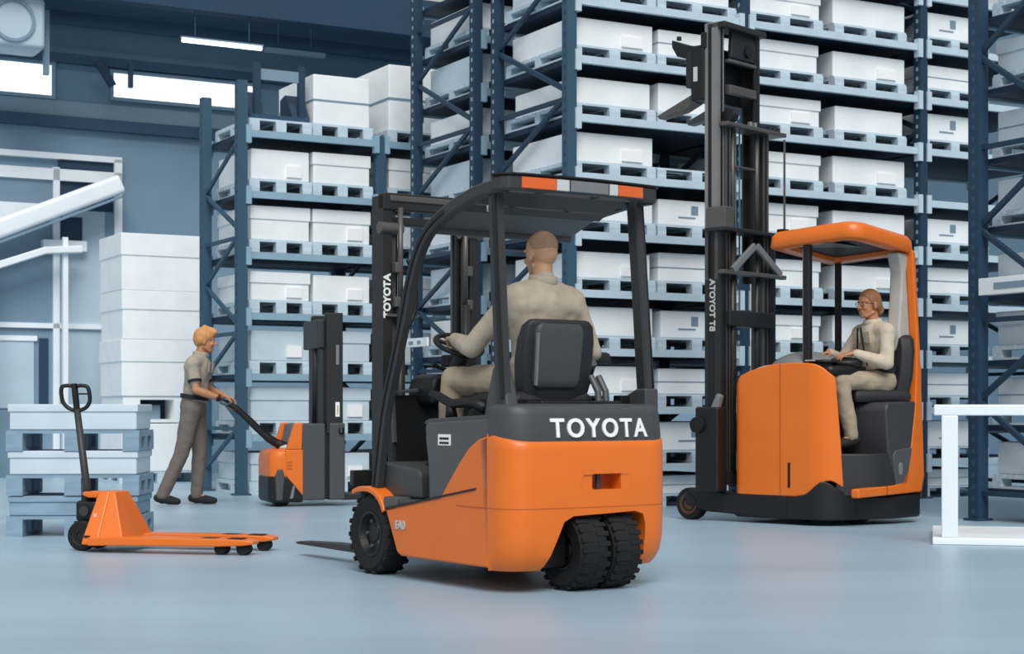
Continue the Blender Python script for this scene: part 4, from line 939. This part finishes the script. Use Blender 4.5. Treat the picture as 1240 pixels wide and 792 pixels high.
def person(name, label, base, J, mats, k=1., sleeve=1.0, hands=None, belt=True):
    """J: joints in world axes; base: world position of the root"""
    o = V(base); J = {q: (V(v)-o if q not in ('hf', 'hu') else V(v)) for q, v in J.items()}
    r = empty(name, o, 0, label, 'person')
    sk, sh, tr = mats['skin'], mats['shirt'], mats['trousers']
    f, l, u, R = torso_frame(J)
    bm = B(); P, HR = head(bm, J['head'], J['hf'], J['hu'], k)
    cap(bm, J['neck']-u*.02, lerp(J['neck'], J['head'], .62)-f*.008, .060*k, .052*k)
    def torso(b, g):
        ell(b, lerp(J['pelvis'], J['neck'], .70), ((.108+g)*k, (.150+g)*k, (.175+g)*k), R); ell(b, lerp(J['pelvis'], J['neck'], .36), ((.102+g)*k, (.135+g)*k, (.16+g)*k), R)
        for s in 'LR':
            cap(b, lerp(J['pelvis'], J['neck'], .90)+l*(.05 if s == 'L' else -.05), J['sh'+s], (.062+g)*k, (.056+g)*k)
            cap(b, lerp(J['pelvis'], J['neck'], .45)+l*(.06 if s == 'L' else -.06), lerp(J['sh'+s], J['pelvis'], .12), (.085+g)*k, (.060+g)*k); cap(b, lerp(J['pelvis'], J['neck'], .80)-f*.03, lerp(J['sh'+s], J['pelvis'], .08)-f*.012, (.085+g)*k, (.055+g)*k)
    torso(bm, 0); ell(bm, J['pelvis'], (.10*k, .15*k, .11*k), R)
    for s in 'LR':
        cap(bm, J['sh'+s], J['el'+s], .048*k, .039*k); cap(bm, J['el'+s], lerp(J['el'+s], J['wr'+s], .35), .039*k, .041*k); cap(bm, lerp(J['el'+s], J['wr'+s], .35), J['wr'+s], .041*k, .027*k)
        cap(bm, J['hip'+s], J['kn'+s], .078*k, .052*k); cap(bm, J['kn'+s], lerp(J['kn'+s], J['an'+s], .35), .050*k, .052*k); cap(bm, lerp(J['kn'+s], J['an'+s], .35), J['an'+s], .052*k, .036*k)
        cap(bm, J['an'+s], J['toe'+s], .036*k, .028*k)
        d, n, cu, th = hands[s]; hand(bm, J['wr'+s], d, n, -1 if s == 'L' else 1, cu, thumb=th, k=k)
    remesh('body', bm, sk, r, .0045, 3)
    eyes(r, P, k)
    # shirt
    bm = B(); torso(bm, .020); ell(bm, J['pelvis']+u*.06, (.125*k, .160*k, .10*k), R)
    for s in 'LR':
        if sleeve < 1:
            cap(bm, J['sh'+s], lerp(J['sh'+s], J['el'+s], sleeve), .066*k, .060*k)
        else:
            m1 = J['el'+s]; cap(bm, J['sh'+s], m1, .068*k, .056*k); cap(bm, m1, lerp(m1, J['wr'+s], .93), .057*k, .040*k)
            cap(bm, lerp(m1, J['wr'+s], .82), lerp(m1, J['wr'+s], .92), .043*k, .041*k)
    cap(bm, J['neck']-u*.03, J['neck']+u*.012, .078*k, .066*k)
    so_ = remesh('shirt', bm, sh, r, .008, 22, .012)
    bm = B(); n_ = J['neck']+u*.018
    lathe(bm, [(.060*k, -.03), (.084*k, -.03), (.078*k, .018), (.072*k, .026), (.060*k, .026)], 'z'); bmesh.ops.transform(bm, matrix=M.Translation(n_+f*.004) @ R.to_4x4(), verts=bm.verts[:]); obj('collar', bm, sh, so_, smooth=True)
    for s in (1, -1):
        bm = B(); c0 = lerp(J['pelvis'], J['neck'], .80)+f*.128*k+l*s*.075; box(bm, -.006, .006, -.045, .045, -.05, .05); bmesh.ops.transform(bm, matrix=M.Translation(c0) @ R.to_4x4(), verts=bm.verts[:]); obj('chest_pocket', bm, sh, so_, bevel=.005)
    # trousers
    bm = B(); ell(bm, J['pelvis'], (.128*k, .172*k, .13*k), R); ell(bm, J['pelvis']+u*.07, (.122*k, .160*k, .06*k), R)
    for s in 'LR':
        cap(bm, J['hip'+s], J['kn'+s], .100*k, .075*k); cap(bm, J['kn'+s], lerp(J['kn'+s], J['an'+s], .5), .074*k, .069*k); cap(bm, lerp(J['kn'+s], J['an'+s], .5), lerp(J['kn'+s], J['an'+s], .97), .069*k, .062*k)
    remesh('trousers', bm, tr, r, .007, 6, .016)
    if belt:
        bm = B(); pr = []; L = []
        for h_, g in ((-.022, 0), (.022, 0)): L.append([J['pelvis']+u*(.085+h_)+f*math.cos(q)*(.140*k)+l*math.sin(q)*(.176*k) for q in [2*PI*i/28 for i in range(28)]])
        loft(bm, L); obj('belt', bm, BLACKC, r, bevel=.004)
    for s in 'LR':
        a, t_ = J['an'+s], J['toe'+s]; fd = (t_-a); fd.z = 0; fd.normalize()
        dn = V((0, 0, -1)); ft = (t_-a).normalized()
        bm = B(); hl = a-ft*.02+V((0, 0, -.035)); cap(bm, a+V((0, 0, .01)), a+V((0, 0, -.03)), .052*k, .048*k); cap(bm, hl-ft*.025, lerp(a, t_, .5)+V((0, 0, -.012)), .042*k, .046*k); cap(bm, lerp(a, t_, .5)+V((0, 0, -.012)), t_+V((0, 0, .002)), .046*k, .034*k)
        shoe = remesh('shoe', bm, mats.get('shoe', BLACKC), r, .007, 4)
    return r, P, HR, J, (f, l, u, R)
def W(o, ang, p): 
    c, s = math.cos(ang), math.sin(ang); return V((o[0]+p[0]*c-p[1]*s, o[1]+p[0]*s+p[1]*c, o[2]+p[2]))
def D(ang, p): return W((0, 0, 0), ang, p)

# forklift driver, seen from behind
w_ = lambda *p: W(FO, FA, p); g_ = lambda *p: D(FA, p)
J = dict(head=w_(.30, -.015, 1.755), neck=w_(.255, .0, 1.592), pelvis=w_(.32, .01, 1.09), shL=w_(.25, .185, 1.515), shR=w_(.25, -.185, 1.505),
         elL=w_(.50, .295, 1.255), elR=w_(.24, -.315, 1.235), wrL=w_(.785, .225, 1.315), wrR=w_(.48, -.37, 1.275),
         hipL=w_(.36, .09, 1.075), hipR=w_(.36, -.08, 1.075), knL=w_(.80, .215, 1.085), knR=w_(.80, -.16, 1.07), anL=w_(.86, .225, .64), anR=w_(.95, -.17, .62),
         toeL=w_(1.02, .235, .60), toeR=w_(1.10, -.18, .60), hf=g_(.99, .03, -.10), hu=g_(.05, -.02, 1))
hands = dict(L=(g_(.85, -.42, .12), g_(.1, -.3, -1), (.7, .9, .6), .6), R=(g_(1, 0, -.1), g_(0, 0, -1), (.4, .6, .4), .3))
dr, P, HR, JJ, TF = person('person', 'shaven-headed person in beige jacket driving the central forklift, seen from behind', w_(.32, 0, 1.0), J,
    dict(skin=SKIN, shirt=BEIGE, trousers=BEIGE2), 1., 1., hands, belt=False)
b = B(); ell(b, P(-.022, 0, .038), (.0895, .0785, .0815), HR); h_ = obj('cropped_hair', b, STUB, dr, smooth=True)
b = B(); ell(b, P(.085, 0, .0), (.1, .12, .052), HR); cut(h_, b)
b = B(); ell(b, P(.02, 0, -.085), (.16, .14, .062), HR); cut(h_, b); h_.data.shade_smooth()

# reach truck operator, facing left
w_ = lambda *p: W(RO, RH, p)
fx = V((.42, .907, 0)); lx = V((-.907, .42, 0))          # facing direction and the operator's left, truck axes
hp = V((.23, -.76, 1.15))
def q_(fw, lt, z): return w_(*(hp+fx*fw+lx*lt+V((0, 0, z-1.15))))
gd = lambda fw, lt, z: D(RH, fx*fw+lx*lt+V((0, 0, z)))
J = dict(head=q_(.105, .0, 1.79), neck=q_(.06, 0, 1.625), pelvis=q_(0, 0, 1.16), shL=q_(.06, .19, 1.555), shR=q_(.06, -.18, 1.56),
         elL=q_(.10, .25, 1.30), elR=q_(.19, -.25, 1.33), wrL=q_(.335, .13, 1.385), wrR=q_(.41, -.12, 1.395),
         hipL=q_(.02, .10, 1.15), hipR=q_(.02, -.09, 1.15), knL=q_(.47, .13, 1.165), knR=q_(.48, -.10, 1.17), anL=q_(.36, .13, .70), anR=q_(.55, -.10, .70),
         toeL=q_(.52, .14, .635), toeR=q_(.71, -.10, .635), hf=gd(.97, .10, -.06), hu=gd(.02, 0, 1))
hands = dict(L=(gd(.9, -.35, -.15), gd(-.1, -.2, -1), (.35, .5, .4), .3), R=(gd(.95, .2, -.15), gd(0, .1, -1), (.35, .5, .4), .3))
op, P, HR, JJ, TF = person('person', 'seated person with tied brown hair and glasses operating the orange reach truck', w_(hp.x, hp.y, 1.06), J,
    dict(skin=SKIN2, shirt=mat('pale beige work cloth', '#C6B8A4', .85, var=.08, scale=18, bump=.25), trousers=BEIGE2), .98, 1., hands)
b = B(); ell(b, P(-.020, 0, .040), (.101, .084, .088), HR); ell(b, P(-.045, 0, .0), (.078, .080, .082), HR); cap(b, P(-.085, 0, -.01), P(-.115, .0, -.05), .045, .04); ell(b, P(-.10, 0, -.06), (.04, .05, .045), HR)
hr = remesh('hair', b, HAIRB, op, .006, 4, .01)
b = B(); ell(b, P(.105, 0, -.03), (.100, .12, .108), HR); cut(hr, b)
b = B(); ell(b, P(-.002, 0, -.055), (.045, .12, .04), HR); cut(hr, b); hr.data.shade_smooth()
b = B()
for s in (1, -1): tube(b, [P(.094, s*.032, .002)+HR @ V((0, .022*math.cos(q), .017*math.sin(q))) for q in [2*PI*i/14 for i in range(15)]], .002, 6)
tube(b, [P(.096, .010, .004), P(.099, 0, .006), P(.096, -.010, .004)], .002, 6)
for s in (1, -1): tube(b, [P(.093, s*.054, .004), P(.05, s*.080, .006), P(-.01, s*.084, .0)], .002, 6)
obj('glasses', b, BLACK, op)
f_, l_, u_2, R_2 = TF
for s in (1, -1):
    b = B(); pts = [lerp(JJ['pelvis'], JJ['neck'], t)+f_*(.150-.03*abs(t-.6))+l_*s*(.02+.06*(1-t)) for t in (.98, .80, .55, .3)]
    sweep(b, pts, l_, .018, .006); obj('harness_strap', b, BLACKC, op)

# walking operator
mo = (-3.165, 16.33, 0)
w_ = lambda *p: W(mo, rad(3), p); g_ = lambda *p: D(rad(3), p)
J = dict(head=w_(.185, 0, 1.60), neck=w_(.135, 0, 1.445), pelvis=w_(.07, 0, .965), shL=w_(.12, .175, 1.37), shR=w_(.085, -.175, 1.365),
         elL=w_(.20, .22, 1.12), elR=w_(.125, -.22, 1.115), wrL=w_(.37, .02, 1.06), wrR=w_(.345, -.165, 1.035),
         hipL=w_(.09, .085, .93), hipR=w_(.06, -.085, .93), knL=w_(.115, .10, .50), knR=w_(-.03, -.10, .50), anL=w_(.085, .11, .085), anR=w_(-.215, -.11, .095),
         toeL=w_(.255, .115, .036), toeR=w_(-.065, -.12, .040), hf=g_(.99, .10, -.12), hu=g_(.1, 0, 1))
hands = dict(L=(g_(.9, .2, -.35), g_(-.3, -.2, -1), (.6, .8, .6), .6), R=(g_(.95, .15, -.40), g_(-.3, .2, -1), (.6, .8, .6), .6))
mn, P, HR, JJ, TF = person('person', 'standing person in short-sleeved beige shirt and taupe trousers holding the stacker tiller', mo, J,
    dict(skin=SKIN2, shirt=SHIRT3, trousers=TROUS3), .98, .62, hands)
b = B(); ell(b, P(-.016, 0, .044), (.105, .090, .090), HR); ell(b, P(-.045, 0, .01), (.078, .084, .085), HR); cap(b, P(.085, .03, .09), P(.085, -.03, .09), .026, .026); cap(b, P(.06, .0, .105), P(-.02, 0, .125), .035, .03)
hr = remesh('hair', b, HAIRR, mn, .006, 4, .014)
b = B(); ell(b, P(.10, 0, -.032), (.092, .12, .088), HR); cut(hr, b)
b = B(); ell(b, P(-.002, 0, -.055), (.045, .12, .045), HR); cut(hr, b); hr.data.shade_smooth()
b = B(); cyl(b, JJ['wrR']-V((.0, 0, 0)), lerp(JJ['wrR'], JJ['elR'], .12), .036, .036, 14); obj('wrist_watch', b, BLACK, mn, bevel=.004)
for s in 'LR':
    b = B(); p0 = lerp(JJ['sh'+s], JJ['el'+s], .60); p1 = lerp(JJ['sh'+s], JJ['el'+s], .70); cyl(b, p0, p1, .068, .068, 18); obj('sleeve_cuff', b, BLACKC, mn, bevel=.006)


# ------------------------------------------------------------------ light
w = bpy.data.worlds.new('sky'); SC.world = w; w.use_nodes = True
w.node_tree.nodes['Background'].inputs[0].default_value = (.90, .955, 1, 1); w.node_tree.nodes['Background'].inputs[1].default_value = .52
sun = bpy.data.lights.new('hall_daylight', 'SUN'); sun.energy = 2.65; sun.angle = rad(35); sun.color = (1, .985, .96)
so = bpy.data.objects.new('hall_daylight', sun); C.objects.link(so)
so.rotation_euler = V((-.08, .68, -.72)).to_track_quat('-Z', 'Y').to_euler(); so.location = (0, 0, 12)
SC.view_settings.view_transform = 'Standard'; SC.view_settings.look = 'None'; SC.view_settings.gamma = 1
SC.view_settings.exposure = 0; SC.view_settings.use_curve_mapping = False
